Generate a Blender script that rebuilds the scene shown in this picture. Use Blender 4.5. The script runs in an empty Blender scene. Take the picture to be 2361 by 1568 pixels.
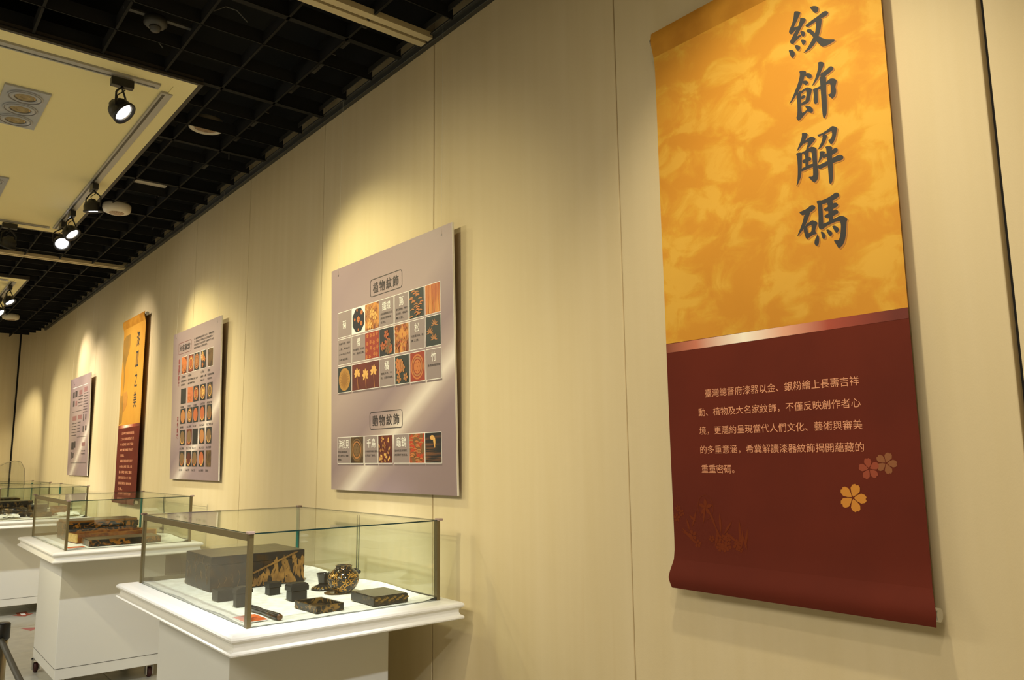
import bpy, math, random
from mathutils import Vector, Matrix, noise
R_ = math.radians
S = bpy.context.scene
COL = S.collection

# ---------------------------------------------------------------- camera, world, light, exposure
cam_d = bpy.data.cameras.new('camera'); cam = bpy.data.objects.new('camera', cam_d); COL.objects.link(cam)
cam_d.sensor_width = 36.0; cam_d.lens = 27.446; cam_d.clip_start = 0.05; cam_d.clip_end = 100
cx_ = Vector((0.63378924, 0.77341997, -0.01152161)); cy_ = Vector((0.12179278, -0.08507305, 0.98890298)); cz_ = cx_.cross(cy_)
cam.matrix_world = Matrix(((cx_.x, cy_.x, cz_.x, 0), (cx_.y, cy_.y, cz_.y, 0), (cx_.z, cy_.z, cz_.z, 1.55), (0, 0, 0, 1)))
S.camera = cam
S.view_settings.view_transform = 'Standard'; S.view_settings.look = 'None'
S.view_settings.exposure = 0.24; S.view_settings.gamma = 1.0; S.view_settings.use_curve_mapping = False
S.cycles.max_bounces = 10; S.cycles.transparent_max_bounces = 24; S.cycles.glossy_bounces = 4
S.cycles.diffuse_bounces = 5; S.cycles.caustics_reflective = False; S.cycles.caustics_refractive = False
S.cycles.sample_clamp_indirect = 4.0; S.cycles.use_denoising = True
W = bpy.data.worlds.new('world'); S.world = W; W.use_nodes = True
W.node_tree.nodes['Background'].inputs[0].default_value = (0.55, 0.5, 0.4, 1); W.node_tree.nodes['Background'].inputs[1].default_value = 0.02

WARM = (1.0, 0.88, 0.55); PINK = (1.0, 0.87, 0.72); NEUT = (0.97, 0.99, 1.0)
def area(loc, sx, sy, power, color):
    d = bpy.data.lights.new('fill_area_light', 'AREA'); d.shape = 'RECTANGLE'; d.size = sx; d.size_y = sy
    d.energy = power; d.color = color; o = bpy.data.objects.new('fill_area_light', d); COL.objects.link(o); o.location = loc
# unseen area lights added as ambient fill, left of the view
area((-0.5, -2.4, 3.5), 2.4, 1.6, 105, (1, .94, .80))
area((-6.0, -2.4, 3.5), 2.4, 1.6, 105, (1, .94, .80))
area((-11.8, -2.4, 3.5), 2.4, 1.6, 105, (1, .94, .80))
def spot(loc, aim, power, color, deg, blend=0.6, size=0.045, parent=None, name='spot_beam'):
    d = bpy.data.lights.new(name, 'SPOT'); d.energy = power; d.color = color; d.spot_size = R_(deg); d.spot_blend = blend
    d.shadow_soft_size = size; o = bpy.data.objects.new(name, d); COL.objects.link(o)
    v = Vector(aim) - Vector(loc); o.rotation_euler = v.to_track_quat('-Z', 'Y').to_euler(); o.location = loc
    return o
# unseen lamps: some judged from shadows and bright spots, others added as fill
#            lamp position        aim                 W   colour deg blend
OFF = [((-0.95, 1.05, 3.36), (-1.15, 1.95, 2.0), 78, (1, .88, .62), 74, .9),
       ((-0.2, 0.2, 3.36), (-1.2, 1.95, 1.4), 42, PINK, 80, .9),
       ((-4.6, -1.2, 3.36), (-3.2, 2.0, 1.8), 75, WARM, 42, .8),
       ((-2.0, -1.4, 3.36), (-3.2, 2.0, 1.9), 190, WARM, 46, .9),  # added fill from the right, softens the shadow beside the first board
       ((-7.9, -1.2, 3.36), (-6.1, 2.0, 1.5), 110, WARM, 50, .9),
       ((-5.2, -1.2, 3.36), (-6.3, 2.0, 1.5), 300, WARM, 48, .9),  # fill lamp added to lift the second board's right-hand shadow
       ((-2.1, 0.75, 3.36), (-3.42, 1.36, 0.95), 350, NEUT, 34, .35),
       ((0.6, 0.85, 3.36), (-3.0, 1.40, 0.95), 210, NEUT, 20, .5),
       ((-3.03, 0.95, 3.42), (-6.35, 1.40, 0.80), 220, NEUT, 26, .5),
       ((-7.62, 0.1, 3.36), (-9.8, 1.3, 0.9), 260, NEUT, 36, .6),
       ((-7.62, 0.35, 3.36), (-8.22, 2.0, 2.45), 150, PINK, 48, 1.),
       ((-9.7, -1.0, 3.36), (-8.9, 2.0, 1.5), 90, WARM, 54, .9),
       ((-7.7, -1.4, 3.36), (-8.8, 2.0, 1.6), 300, WARM, 54, .9),  # added fill for the shadow beside the far banner
       ((-13.4, 0.3, 3.36), (-12.0, 2.0, 1.6), 150, WARM, 60, .9),
       ((-10.3, -1.4, 3.36), (-11.3, 2.0, 1.5), 330, WARM, 60, .9),  # added fill on the wall around the far board
       ((-13.4, 0.7, 3.36), (-14.2, 1.95, 1.7), 170, WARM, 50, .8)]
for l_, a_, p_, c_, g_, b_ in OFF: spot(l_, a_, p_*(.80 if c_ != NEUT else .85), c_, g_, b_)

# ---------------------------------------------------------------- materials
MATS = {}
def srgb(r, g, b):
    f = lambda v: (v/255/12.92) if v/255 <= .04045 else ((v/255+.055)/1.055)**2.4
    return (f(r), f(g), f(b))
def mat(name, color, rough=.6, metal=0., spec=.5, emit=None, estr=0.):
    if name in MATS: return MATS[name]
    m = bpy.data.materials.new(name); m.use_nodes = True; b = m.node_tree.nodes['Principled BSDF']
    b.inputs['Base Color'].default_value = (*color, 1); b.inputs['Roughness'].default_value = rough
    b.inputs['Metallic'].default_value = metal; b.inputs['Specular IOR Level'].default_value = spec
    if emit: b.inputs['Emission Color'].default_value = (*emit, 1); b.inputs['Emission Strength'].default_value = estr
    MATS[name] = m; return m
def N(m, t, **k):
    n = m.node_tree.nodes.new(t)
    for a, v in k.items():
        if a in ('operation', 'blend_type', 'data_type', 'feature', 'wave_type', 'bands_direction', 'noise_dimensions', 'gradient_type', 'distance'): setattr(n, a, v)
        else: n.inputs[a].default_value = v
    return n
def L(m, a, b): m.node_tree.links.new(a, b)
def coords(m, scale=(1, 1, 1), rot=(0, 0, 0), loc=(0, 0, 0)):
    tc = N(m, 'ShaderNodeTexCoord'); mp = N(m, 'ShaderNodeMapping')
    mp.inputs['Scale'].default_value = scale; mp.inputs['Rotation'].default_value = rot; mp.inputs['Location'].default_value = loc
    L(m, tc.outputs['Object'], mp.inputs['Vector']); return mp.outputs['Vector']
def ramp(m, fac, stops, interp='LINEAR'):
    r = N(m, 'ShaderNodeValToRGB'); r.color_ramp.interpolation = interp
    while len(r.color_ramp.elements) < len(stops): r.color_ramp.elements.new(.5)
    for e, (p, c) in zip(r.color_ramp.elements, stops): e.position = p; e.color = (*c, 1)
    L(m, fac, r.inputs['Fac']); return r.outputs['Color']
def bsdf(m): return m.node_tree.nodes['Principled BSDF']
def noisy(name, c1, c2, scale, lo=.4, hi=.6, rough=.5, metal=0., spec=.5, detail=4, dist=0., mapscale=(1, 1, 1), rot=(0, 0, 0), bump=0., interp='LINEAR'):
    if name in MATS: return MATS[name]
    m = mat(name, c1, rough, metal, spec); v = coords(m, mapscale, rot)
    n = N(m, 'ShaderNodeTexNoise', Scale=scale, Detail=detail, Distortion=dist); L(m, v, n.inputs['Vector'])
    L(m, ramp(m, n.outputs['Fac'], [(lo, c1), (hi, c2)], interp), bsdf(m).inputs['Base Color'])
    if bump:
        bp = N(m, 'ShaderNodeBump', Strength=bump, Distance=.002); L(m, n.outputs['Fac'], bp.inputs['Height']); L(m, bp.outputs['Normal'], bsdf(m).inputs['Normal'])
    return m

# wall cloth: cream weave with faint vertical streaks and drips
m_wall = mat('wall_cloth', srgb(214, 196, 158), .82, spec=.25)
v = coords(m_wall, (14, 14, .6)); n1 = N(m_wall, 'ShaderNodeTexNoise', Scale=1.0, Detail=5); L(m_wall, v, n1.inputs['Vector'])
c1 = ramp(m_wall, n1.outputs['Fac'], [(.3, srgb(215, 197, 156)), (.7, srgb(220, 203, 165))])
v2 = coords(m_wall, (9, 9, .35), loc=(3, 1, 0)); n2 = N(m_wall, 'ShaderNodeTexNoise', Scale=1.6, Detail=3); L(m_wall, v2, n2.inputs['Vector'])
mx = N(m_wall, 'ShaderNodeMix', data_type='RGBA'); mx.blend_type = 'MULTIPLY'
L(m_wall, ramp(m_wall, n2.outputs['Fac'], [(.70, (0, 0, 0)), (.78, (.14, .14, .14))]), mx.inputs[0])
L(m_wall, c1, mx.inputs[6]); mx.inputs[7].default_value = (.82, .68, .42, 1); L(m_wall, mx.outputs[2], bsdf(m_wall).inputs['Base Color'])
v3 = coords(m_wall, (420, 420, 160)); n3 = N(m_wall, 'ShaderNodeTexNoise', Scale=1.0, Detail=2); L(m_wall, v3, n3.inputs['Vector'])
bp = N(m_wall, 'ShaderNodeBump', Strength=.25, Distance=.001); L(m_wall, n3.outputs['Fac'], bp.inputs['Height']); L(m_wall, bp.outputs['Normal'], bsdf(m_wall).inputs['Normal'])

m_dark = mat('dark_void', (.006, .006, .006), .9)
m_grid = mat('grid_black', (.012, .0115, .010), .7, spec=.15)
m_web = mat('grid_web_black', (.0035, .0034, .0033), .8)
m_gridlt = mat('grid_edge_lit', (.10, .095, .08), .35, .6)  # paler than the grid: light caught along the wall, put into the colour
m_rail = mat('rail_dark_grey', (.07, .07, .062), .45, .5)
m_cream = mat('island_cream', srgb(238, 226, 170), .7)
m_track = mat('track_grey', srgb(168, 166, 160), .4)
m_beam = mat('beam_cream', srgb(205, 190, 150), .6)
m_brown = mat('island_edge_brown', (.045, .037, .028), .6)
m_white = mat('case_white', srgb(226, 226, 220), .45, spec=.4)
m_ledge = mat('ledge_white', srgb(236, 235, 228), .35, spec=.45)
m_bronze = mat('bronze_metal', srgb(108, 96, 64), .42, .4)
m_black = mat('lamp_black', (.012, .012, .013), .38)
m_silver = mat('silver', (.55, .55, .55), .3, .9)
m_lens = mat('lamp_lens', (1, 1, 1), .3, emit=(.88, .90, 1.0), estr=14)
m_refl = mat('lamp_reflector', (.5, .5, .48), .25, .9)
m_floor = noisy('floor_tile_grey', srgb(172, 170, 160), srgb(186, 184, 172), 9, .35, .65, rough=.28, spec=.5)
m_cloth = noisy('display_cloth', srgb(232, 228, 212), srgb(246, 243, 230), 30, rough=.85, bump=.4)
m_edge = mat('glass_edge_teal', (.0, .16, .13), .2)
m_edgek = mat('glass_edge_dark', (.008, .03, .026), .2)
m_clip = mat('clear_clip', srgb(160, 138, 130), .2)
m_plast = mat('white_plastic', srgb(225, 215, 195), .45)
m_rubber = mat('caster_rubber', (.05, .01, .008), .5)
m_orange = noisy('orange_card', srgb(200, 84, 26), srgb(214, 104, 40), 20, rough=.6)
m_lacq = mat('black_lacquer', (.012, .011, .011), .18, spec=.6)
m_lacqm = mat('matte_black_lacquer', (.009, .009, .0095), .4, spec=.3)
GOLD = srgb(132, 98, 44)
def lacquer(name, scale, lo, hi, gold=GOLD, base=(.012, .010, .009), dist=1.5, rough=.28, ms=(1, 1, 1)):
    return noisy(name, base, gold, scale, lo, hi, rough=rough, metal=.25, spec=.5, detail=3, dist=dist, mapscale=ms)
m_lg1 = lacquer('lacquer_gold_flecks', 38, .54, .60)
m_lg2 = lacquer('lacquer_gold_rich', 22, .50, .60, srgb(150, 96, 30))
m_lg3 = lacquer('lacquer_gold_faint', 26, .56, .70, srgb(96, 74, 40))
m_lgtop = noisy('lacquer_brown_top', srgb(62, 54, 40), srgb(92, 78, 52), 24, rough=.3, dist=1)  # dark brown sheet for box tops, paler than the black lacquer
m_redbrown = noisy('lacquer_red_brown', srgb(96, 44, 14), srgb(150, 92, 30), 16, rough=.3, dist=1)
m_goldleaf = noisy('gold_leaf', srgb(112, 78, 34), srgb(146, 106, 48), 30, rough=.4, metal=.35)
m_goldline = mat('gold_line', srgb(190, 140, 60), .3, .5)
m_label_dk = mat('print_dark', srgb(58, 50, 50), .6)
m_print_white = mat('print_white', srgb(240, 236, 230), .6)
m_print_peach = mat('print_peach', srgb(232, 160, 120), .6)
m_print_mauve = mat('print_mauve', srgb(146, 130, 128), .55)
m_print_wine = mat('print_wine', srgb(140, 66, 70), .6)
m_ink = mat('print_ink', srgb(52, 50, 48), .65)
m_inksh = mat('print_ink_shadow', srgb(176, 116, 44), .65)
m_flower = mat('print_flower_gold', srgb(206, 134, 42), .65)
m_flower2 = mat('print_flower_dim', srgb(150, 66, 36), .65)
m_flower3 = mat('print_flower_brown', srgb(140, 84, 44), .65)
m_faint = mat('print_faint', srgb(112, 50, 26), .8, spec=.1)
m_string = mat('nylon_string', (.85, .8, .68), .4)
m_seam = mat('dark_seam', (.02, .018, .015), .8)

# glass: thin pane, transparent with angle-dependent mirror, slight green tint
m_glass = bpy.data.materials.new('pane_glass'); m_glass.use_nodes = True; nt = m_glass.node_tree
for n_ in list(nt.nodes):
    if n_.type != 'OUTPUT_MATERIAL': nt.nodes.remove(n_)
lw = N(m_glass, 'ShaderNodeLayerWeight', Blend=.5); pw = N(m_glass, 'ShaderNodeMath', operation='POWER'); pw.inputs[1].default_value = 4.2
L(m_glass, lw.outputs['Facing'], pw.inputs[0]); ma = N(m_glass, 'ShaderNodeMath', operation='MULTIPLY_ADD'); ma.inputs[1].default_value = .48; ma.inputs[2].default_value = .035
L(m_glass, pw.outputs[0], ma.inputs[0]); tr = N(m_glass, 'ShaderNodeBsdfTransparent'); tr.inputs[0].default_value = (.955, .975, .955, 1)
gl = N(m_glass, 'ShaderNodeBsdfGlossy'); gl.inputs['Roughness'].default_value = .0; gl.inputs[0].default_value = (1, 1, 1, 1)
ms = N(m_glass, 'ShaderNodeMixShader'); L(m_glass, ma.outputs[0], ms.inputs[0]); L(m_glass, tr.outputs[0], ms.inputs[1]); L(m_glass, gl.outputs[0], ms.inputs[2])
L(m_glass, ms.outputs[0], [n_ for n_ in nt.nodes if n_.type == 'OUTPUT_MATERIAL'][0].inputs[0])
m_acryl = m_glass.copy(); m_acryl.name = 'clear_acrylic'
for n_ in m_acryl.node_tree.nodes:
    if n_.type == 'BSDF_TRANSPARENT': n_.inputs[0].default_value = (.90, .91, .89, 1)

# printed board background: mauve metallic gradient with a printed pale diagonal band
m_board = mat('board_print', srgb(168, 150, 142), .42, spec=.4)
v = coords(m_board); sx = N(m_board, 'ShaderNodeSeparateXYZ'); L(m_board, v, sx.inputs[0])
k1 = N(m_board, 'ShaderNodeMath', operation='MULTIPLY_ADD'); k1.inputs[1].default_value = .62; L(m_board, sx.outputs[0], k1.inputs[0])
k2 = N(m_board, 'ShaderNodeMath', operation='MULTIPLY_ADD'); k2.inputs[1].default_value = -1.0; k2.inputs[2].default_value = 0; L(m_board, sx.outputs[2], k2.inputs[0]); L(m_board, k2.outputs[0], k1.inputs[2])
k3 = N(m_board, 'ShaderNodeMath', operation='MULTIPLY_ADD'); k3.inputs[1].default_value = .5; k3.inputs[2].default_value = .3018; L(m_board, k1.outputs[0], k3.inputs[0])
BA, BB, BC = srgb(148, 128, 132), srgb(174, 154, 150), srgb(226, 214, 204)
L(m_board, ramp(m_board, k3.outputs[0], [(.0, BA), (.12, BA), (.40, BB), (.56, BA), (.62, BB), (.667, BC), (.705, BB), (.76, BA), (1, srgb(140, 120, 120))]), bsdf(m_board).inputs['Base Color'])

# banner upper half: ochre print with tone-on-tone foliage
m_ban = mat('banner_gold_print', srgb(226, 152, 44), .7, spec=.25)
v = coords(m_ban, (8, 8, 10)); n1 = N(m_ban, 'ShaderNodeTexNoise', Scale=1.0, Detail=6, Roughness=.55, Distortion=.5); L(m_ban, v, n1.inputs['Vector'])
c1 = ramp(m_ban, n1.outputs['Fac'], [(.44, srgb(214, 150, 50)), (.50, srgb(218, 158, 54)), (.52, srgb(219, 163, 56)), (.58, srgb(225, 174, 68))])
v2 = coords(m_ban, (2, 2, 2)); n2 = N(m_ban, 'ShaderNodeTexNoise', Scale=1.0, Detail=2); L(m_ban, v2, n2.inputs['Vector'])
mx = N(m_ban, 'ShaderNodeMix', data_type='RGBA'); mx.blend_type = 'MULTIPLY'; mx.inputs[0].default_value = 1
L(m_ban, c1, mx.inputs[6]); L(m_ban, ramp(m_ban, n2.outputs['Fac'], [(.3, (.86, .80, .72)), (.65, (1, 1, 1))]), mx.inputs[7]); L(m_ban, mx.outputs[2], bsdf(m_ban).inputs['Base Color'])
m_banred = noisy('banner_red_print', srgb(96, 35, 20), srgb(103, 38, 22), 3, rough=.72, spec=.2)
m_banplain = noisy('banner_gold_plain', srgb(206, 146, 50), srgb(214, 158, 60), 2.2, rough=.7, spec=.25)
m_banhem = noisy('banner_hem_olive', srgb(176, 118, 34), srgb(200, 140, 46), 6, rough=.75, spec=.2)
m_stripe = mat('banner_stripe', srgb(240, 200, 180), .5)
v = coords(m_stripe); sx = N(m_stripe, 'ShaderNodeSeparateXYZ'); L(m_stripe, v, sx.inputs[0])
k3 = N(m_stripe, 'ShaderNodeMath', operation='MULTIPLY_ADD'); k3.inputs[1].default_value = 1.3; k3.inputs[2].default_value = .5; L(m_stripe, sx.outputs[0], k3.inputs[0])
L(m_stripe, ramp(m_stripe, k3.outputs[0], [(.0, srgb(130, 60, 24)), (.16, srgb(205, 120, 90)), (.38, srgb(255, 246, 226)), (.55, srgb(232, 170, 140)), (.72, srgb(170, 74, 52)), (.95, srgb(106, 38, 22))]), bsdf(m_stripe).inputs['Base Color'])

def pict(name, c1, c2, scale, lo, hi, dist=.5, ms=(1, 1, 1)): return noisy(name, c1, c2, scale, lo, hi, rough=.5, dist=dist, detail=3, mapscale=ms)
P_DARK = mat('photo_dark', srgb(40, 40, 38), .5); P_GREEN = mat('photo_green_black', srgb(44, 50, 44), .5); P_RED = mat('photo_red', srgb(150, 52, 24), .5)
P_WINE = pict('photo_wine', srgb(80, 30, 18), srgb(112, 46, 28), 9, .3, .7); P_BR = pict('photo_amber', srgb(120, 58, 22), srgb(206, 140, 62), 22, .4, .6)
P_FIRE = pict('photo_fire', srgb(168, 76, 30), srgb(214, 140, 62), 14, .35, .65, 1, (4, 1, .5)); P_BLK = mat('photo_black', srgb(26, 26, 26), .45)
P_MIX = pict('photo_rust_patch', srgb(60, 30, 18), srgb(206, 108, 52), 16, .42, .58, 1); P_TIDE = pict('photo_tide', srgb(20, 20, 20), srgb(110, 70, 40), 5, .5, .66, .2, (1, 1, 14))
P_REDG = pict('photo_red_gold', srgb(190, 62, 26), srgb(120, 84, 44), 24, .45, .55); P_OLV = pict('photo_olive', srgb(58, 38, 18), srgb(104, 76, 34), 18, .4, .6)
Q_OR = mat('motif_orange', srgb(194, 116, 58), .5); Q_GD = mat('motif_gold', srgb(222, 170, 92), .5); Q_TN = mat('motif_tan', srgb(176, 118, 66), .5); Q_DG = mat('motif_drab', srgb(120, 92, 58), .5)
Q_RD = mat('motif_rust', srgb(176, 92, 50), .5)

# ---------------------------------------------------------------- geometry helpers
class MB:
    def __init__(s): s.v = []; s.f = []; s.mi = []; s.sm = []
    def add(s, vs, fs, mi=0, smooth=False):
        o = len(s.v); s.v += [tuple(p) for p in vs]
        for f in fs: s.f.append(tuple(i+o for i in f)); s.mi.append(mi); s.sm.append(smooth)
        return s
    def box(s, x0, x1, y0, y1, z0, z1, mi=0):
        x0, x1 = sorted((x0, x1)); y0, y1 = sorted((y0, y1)); z0, z1 = sorted((z0, z1))
        vs = [(x0, y0, z0), (x1, y0, z0), (x1, y1, z0), (x0, y1, z0), (x0, y0, z1), (x1, y0, z1), (x1, y1, z1), (x0, y1, z1)]
        return s.add(vs, [(0, 3, 2, 1), (4, 5, 6, 7), (0, 1, 5, 4), (1, 2, 6, 5), (2, 3, 7, 6), (3, 0, 4, 7)], mi)
    def lathe(s, prof, c=(0, 0, 0), n=24, mi=0, smooth=True, M=None, caps=True):
        vs = []; k = len(prof)
        for i in range(n):
            a = 2*math.pi*i/n
            for r, z in prof:
                p = Vector((r*math.cos(a), r*math.sin(a), z))
                if M: p = M @ p
                vs.append(p + Vector(c))
        fs = [(i*k+j, ((i+1) % n)*k+j, ((i+1) % n)*k+j+1, i*k+j+1) for i in range(n) for j in range(k-1)]
        s.add(vs, fs, mi, smooth)
        o = len(s.v)-len(vs)
        if caps and prof[0][0] > 1e-6: s.f.append(tuple(o+i*k for i in range(n-1, -1, -1))); s.mi.append(mi); s.sm.append(False)
        if caps and prof[-1][0] > 1e-6: s.f.append(tuple(o+i*k+k-1 for i in range(n))); s.mi.append(mi); s.sm.append(False)
        return s
    def tube(s, pts, r, n=8, mi=0):
        pts = [Vector(p) for p in pts]; k = len(pts); vs = []
        for i, p in enumerate(pts):
            d = (pts[min(i+1, k-1)]-pts[max(i-1, 0)]).normalized(); a = d.orthogonal().normalized(); 
            if i and abs(pa.dot(d)) < .99: a = (pa - d*pa.dot(d)).normalized()
            pa = a; b = d.cross(a)
            for j in range(n):
                t = 2*math.pi*j/n; vs.append(p + (a*math.cos(t)+b*math.sin(t))*r)
        fs = [(i*n+j, i*n+(j+1) % n, (i+1)*n+(j+1) % n, (i+1)*n+j) for i in range(k-1) for j in range(n)]
        s.add(vs, fs, mi, True); s.add(vs[:n], [tuple(range(n-1, -1, -1))], mi); s.add(vs[-n:], [tuple(range(n))], mi)
        return s
    def poly(s, pts, y=0., mi=0):            # flat print polygon in the x-z plane, facing -y
        a = sum(pts[i][0]*pts[(i+1) % len(pts)][1]-pts[(i+1) % len(pts)][0]*pts[i][1] for i in range(len(pts)))
        if a < 0: pts = pts[::-1]
        return s.add([(p[0], y, p[1]) for p in pts], [tuple(range(len(pts)))], mi)
    def build(s, name, m, parent=None, loc=None, bevel=0., seg=2, rot=None):
        me = bpy.data.meshes.new(name); me.from_pydata(s.v, [], s.f)
        for q in (m if isinstance(m, (list, tuple)) else [m]): me.materials.append(q)
        me.polygons.foreach_set('material_index', s.mi); me.polygons.foreach_set('use_smooth', s.sm); me.update()
        o = bpy.data.objects.new(name, me); COL.objects.link(o)
        if parent is not None: o.parent = parent
        if loc is not None: o.location = loc
        if rot is not None: o.rotation_euler = rot
        if bevel:
            b = o.modifiers.new('bevel', 'BEVEL'); b.width = bevel; b.segments = seg; b.limit_method = 'ANGLE'; b.angle_limit = R_(40)
        return o
def tag(o, label, cat, group=None):
    o['label'] = label; o['category'] = cat
    if group: o['group'] = group
    return o
def root(name, loc, label, cat, group=None, rz=0.):
    o = bpy.data.objects.new(name, None); COL.objects.link(o); o.location = loc; o.rotation_euler = (0, 0, rz); o.empty_display_size = .1
    return tag(o, label, cat, group)
def struct(o): o['kind'] = 'structure'; return o
def copy_tree(o, parent=None):
    c = o.copy(); COL.objects.link(c)
    if parent is not None: c.parent = parent
    for ch in list(o.children): copy_tree(ch, c)
    return c
def chaikin(p, w=.2):
    q = []
    for i in range(len(p)):
        a = p[i]; b = p[(i+1) % len(p)]
        q.append((a[0]*(1-w)+b[0]*w, a[1]*(1-w)+b[1]*w)); q.append((a[0]*w+b[0]*(1-w), a[1]*w+b[1]*(1-w)))
    return q
TXT = {}
def text(body, x0, x1, z0, z1, y, m, parent, bold=0., name='lettering', line=1., sp=1.):
    key = (body, bold, line, sp)
    if key not in TXT:
        c = bpy.data.curves.new('t', 'FONT'); c.body = body; c.offset = bold; c.space_line = line; c.space_character = sp; c.resolution_u = 2
        o = bpy.data.objects.new('t', c); COL.objects.link(o); dg = bpy.context.evaluated_depsgraph_get(); dg.update()
        me = bpy.data.meshes.new_from_object(o.evaluated_get(dg)); bpy.data.objects.remove(o)
        vs = [tuple(v.co) for v in me.vertices]; fs = [tuple(p.vertices) for p in me.polygons]; bpy.data.meshes.remove(me); bpy.data.curves.remove(c)
        TXT[key] = (vs, fs)
    vs, fs = TXT[key]
    ax, bx = min(p[0] for p in vs), max(p[0] for p in vs); az, bz = min(p[1] for p in vs), max(p[1] for p in vs)
    fx = (x1-x0)/(bx-ax); fz = (z1-z0)/(bz-az)
    mb = MB(); mb.add([((p[0]-ax)*fx+x0, y, (p[1]-az)*fz+z0) for p in vs], fs)
    return mb.build(name, m, parent)
def ell(cx, cz, rx, rz, n=20, a0=0): return [(cx+rx*math.cos(2*math.pi*i/n+a0), cz+rz*math.sin(2*math.pi*i/n+a0)) for i in range(n)]
def petal(cx, cz, a, r, w, notch=True):
    L_ = [(.08, 0), (.3, .55), (.62, 1.), (.88, .8), (1., .35), (.93 if notch else 1.05, 0), (1., -.35), (.88, -.8), (.62, -1.), (.3, -.55)]
    return [(cx+r*(u*math.cos(a))-w*v*math.sin(a), cz+r*u*math.sin(a)+w*v*math.cos(a)) for u, v in L_]
def leaf(cx, cz, a, r, w): return [(cx+r*u*math.cos(a)-w*v*math.sin(a), cz+r*u*math.sin(a)+w*v*math.cos(a)) for u, v in [(0, 0), (.3, .8), (.55, 1), (.8, .6), (1, 0), (.8, -.6), (.55, -1), (.3, -.8)]]
def flower(mb, cx, cz, r, a0=1.57, n=5, y=0., mi=0):
    for i in range(n): mb.poly(petal(cx, cz, a0+i*2*math.pi/n, r, r*.35), y-.00002*i, mi)

# ================================================================ THE SETTING
XJ = [-0.63-1.19*k+(0.0 if k < 3 else .0) for k in range(-3, 12)]     # joints between the wall panels
XJ = [x for x in XJ if x > -13.7]
H = 3.58
wb = struct(MB().box(-13.75, 3.0, 2.035, 2.15, 0, 4.3).build('wall_back', m_seam))
xs = sorted(XJ + [-13.75], reverse=True)
for i in range(len(xs)-1):
    a, b = xs[i], xs[i+1]
    ga = .007 if abs(a+.63) < .02 else (.0035 if abs(a+3.01) < .02 else .002); gb = .007 if abs(b+.63) < .02 else (.0035 if abs(b+3.01) < .02 else .002)
    MB().box(b+gb, a-ga, 2.0, 2.035, .0, 3.72).build('wall_panel', m_wall, wb, bevel=.003)
# the wall turns slightly inwards before the far corner
d = Vector((-14.86, 1.82, 0))-Vector((-13.75, 2.0, 0)); nrm = Vector((-d.y, d.x, 0)).normalized()*-.12
q = [Vector((-13.75, 2, 0)), Vector((-14.86, 1.82, 0)), Vector((-14.86, 1.82, 0))+nrm, Vector((-13.75, 2, 0))+nrm]
if (q[2].y < q[1].y): q = [q[0], q[1], q[1]-nrm, q[0]-nrm]
wk = MB(); wk.add([(p.x, p.y, z) for z in (0, 3.72) for p in q], [(0, 1, 2, 3), (7, 6, 5, 4), (0, 4, 5, 1), (1, 5, 6, 2), (2, 6, 7, 3), (3, 7, 4, 0)])
struct(wk.build('wall_corner', m_wall))
struct(MB().box(-15.05, -14.93, -4.5, 1.803, 0, 3.72).build('wall_far', m_wall))
struct(MB().box(-15.06, -14.95, 1.803, 1.95, 0, 4.3).build('trim_1', mat('corner_brown', (.03, .026, .02), .8)))
struct(MB().box(-15.1, 3.1, -4.65, -4.5, 0, 4.3).build('wall_left', mat('dull_partition', (.26, .23, .18), .8)))
struct(MB().box(3.0, 3.15, -4.65, 2.15, 0, 4.3).build('wall_near', m_wall))
fl = struct(MB().box(-15.1, 3.1, -4.6, 2.1, -.12, -.006).build('floor', m_seam))
tb = MB().box(-.2985, .2985, -.2985, .2985, -.006, 0).build('floor_tile', m_floor, fl, loc=(-14.7, -4.2, 0)); first = True
for i in range(30):
    for j in range(11):
        if i == 0 and j == 0: continue
        c = tb.copy(); COL.objects.link(c); c.parent = fl; c.location = (-14.7+.6*i, -4.2+.6*j, 0)
# ceiling: black plenum slab above an open black grid
ce = struct(MB().box(-15.1, 3.1, -4.6, 2.1, 4.2, 4.32).build('ceiling', m_dark))
gx = [-3.253-.2963*k for k in range(0, 40)] + [-2.789+.2963*k for k in range(0, 20)]
gx = [x for x in gx if x > -14.9 and abs(((x+3.03) % 5.86)) > .09 and abs(((x+3.03) % 5.86)-5.86) > .09]
heavy = lambda x: (round((x+3.253)/-.2963) % 3 == 0) if x < -3 else (round((x+2.789)/.2963) % 3 == 2)
def tbar(a, b, c, d_, h, ax):      # lighter flange below, black web above
    m_ = MB().box(a, b, c, d_, H, H+.004)
    if ax == 'y': m_.box((a+b)/2-.003, (a+b)/2+.003, c, d_, H+.004, H+h, 1)
    else: m_.box(a, b, (c+d_)/2-.003, (c+d_)/2+.003, H+.004, H+h, 1)
    m_.build('grid_slat', [m_grid, m_web], ce)
for x in gx:
    w = .016 if heavy(x) else .0035; h = .09 if heavy(x) else .07
    tbar(x-w, x+w, -4.5, 1.955, h, 'y')
for k in range(0, 22):
    y = 1.65-.3*k
    if y > -4.5: tbar(-14.9, 3.0, y-.006, y+.006, .07, 'x')
y = 1.93; MB().box(-14.0, 3.0, y-.002, y+.002, H+.03, H+.06).build('grid_slat', m_gridlt, ce)
# dark picture rail along the top of the wall
rl = MB().box(-13.75, 3.0, 1.972, 1.999, 3.565, 3.60).box(-13.75, 3.0, 1.955, 1.975, 3.59, 3.60)
struct(rl.build('trim_2', m_rail, bevel=.002))
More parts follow.
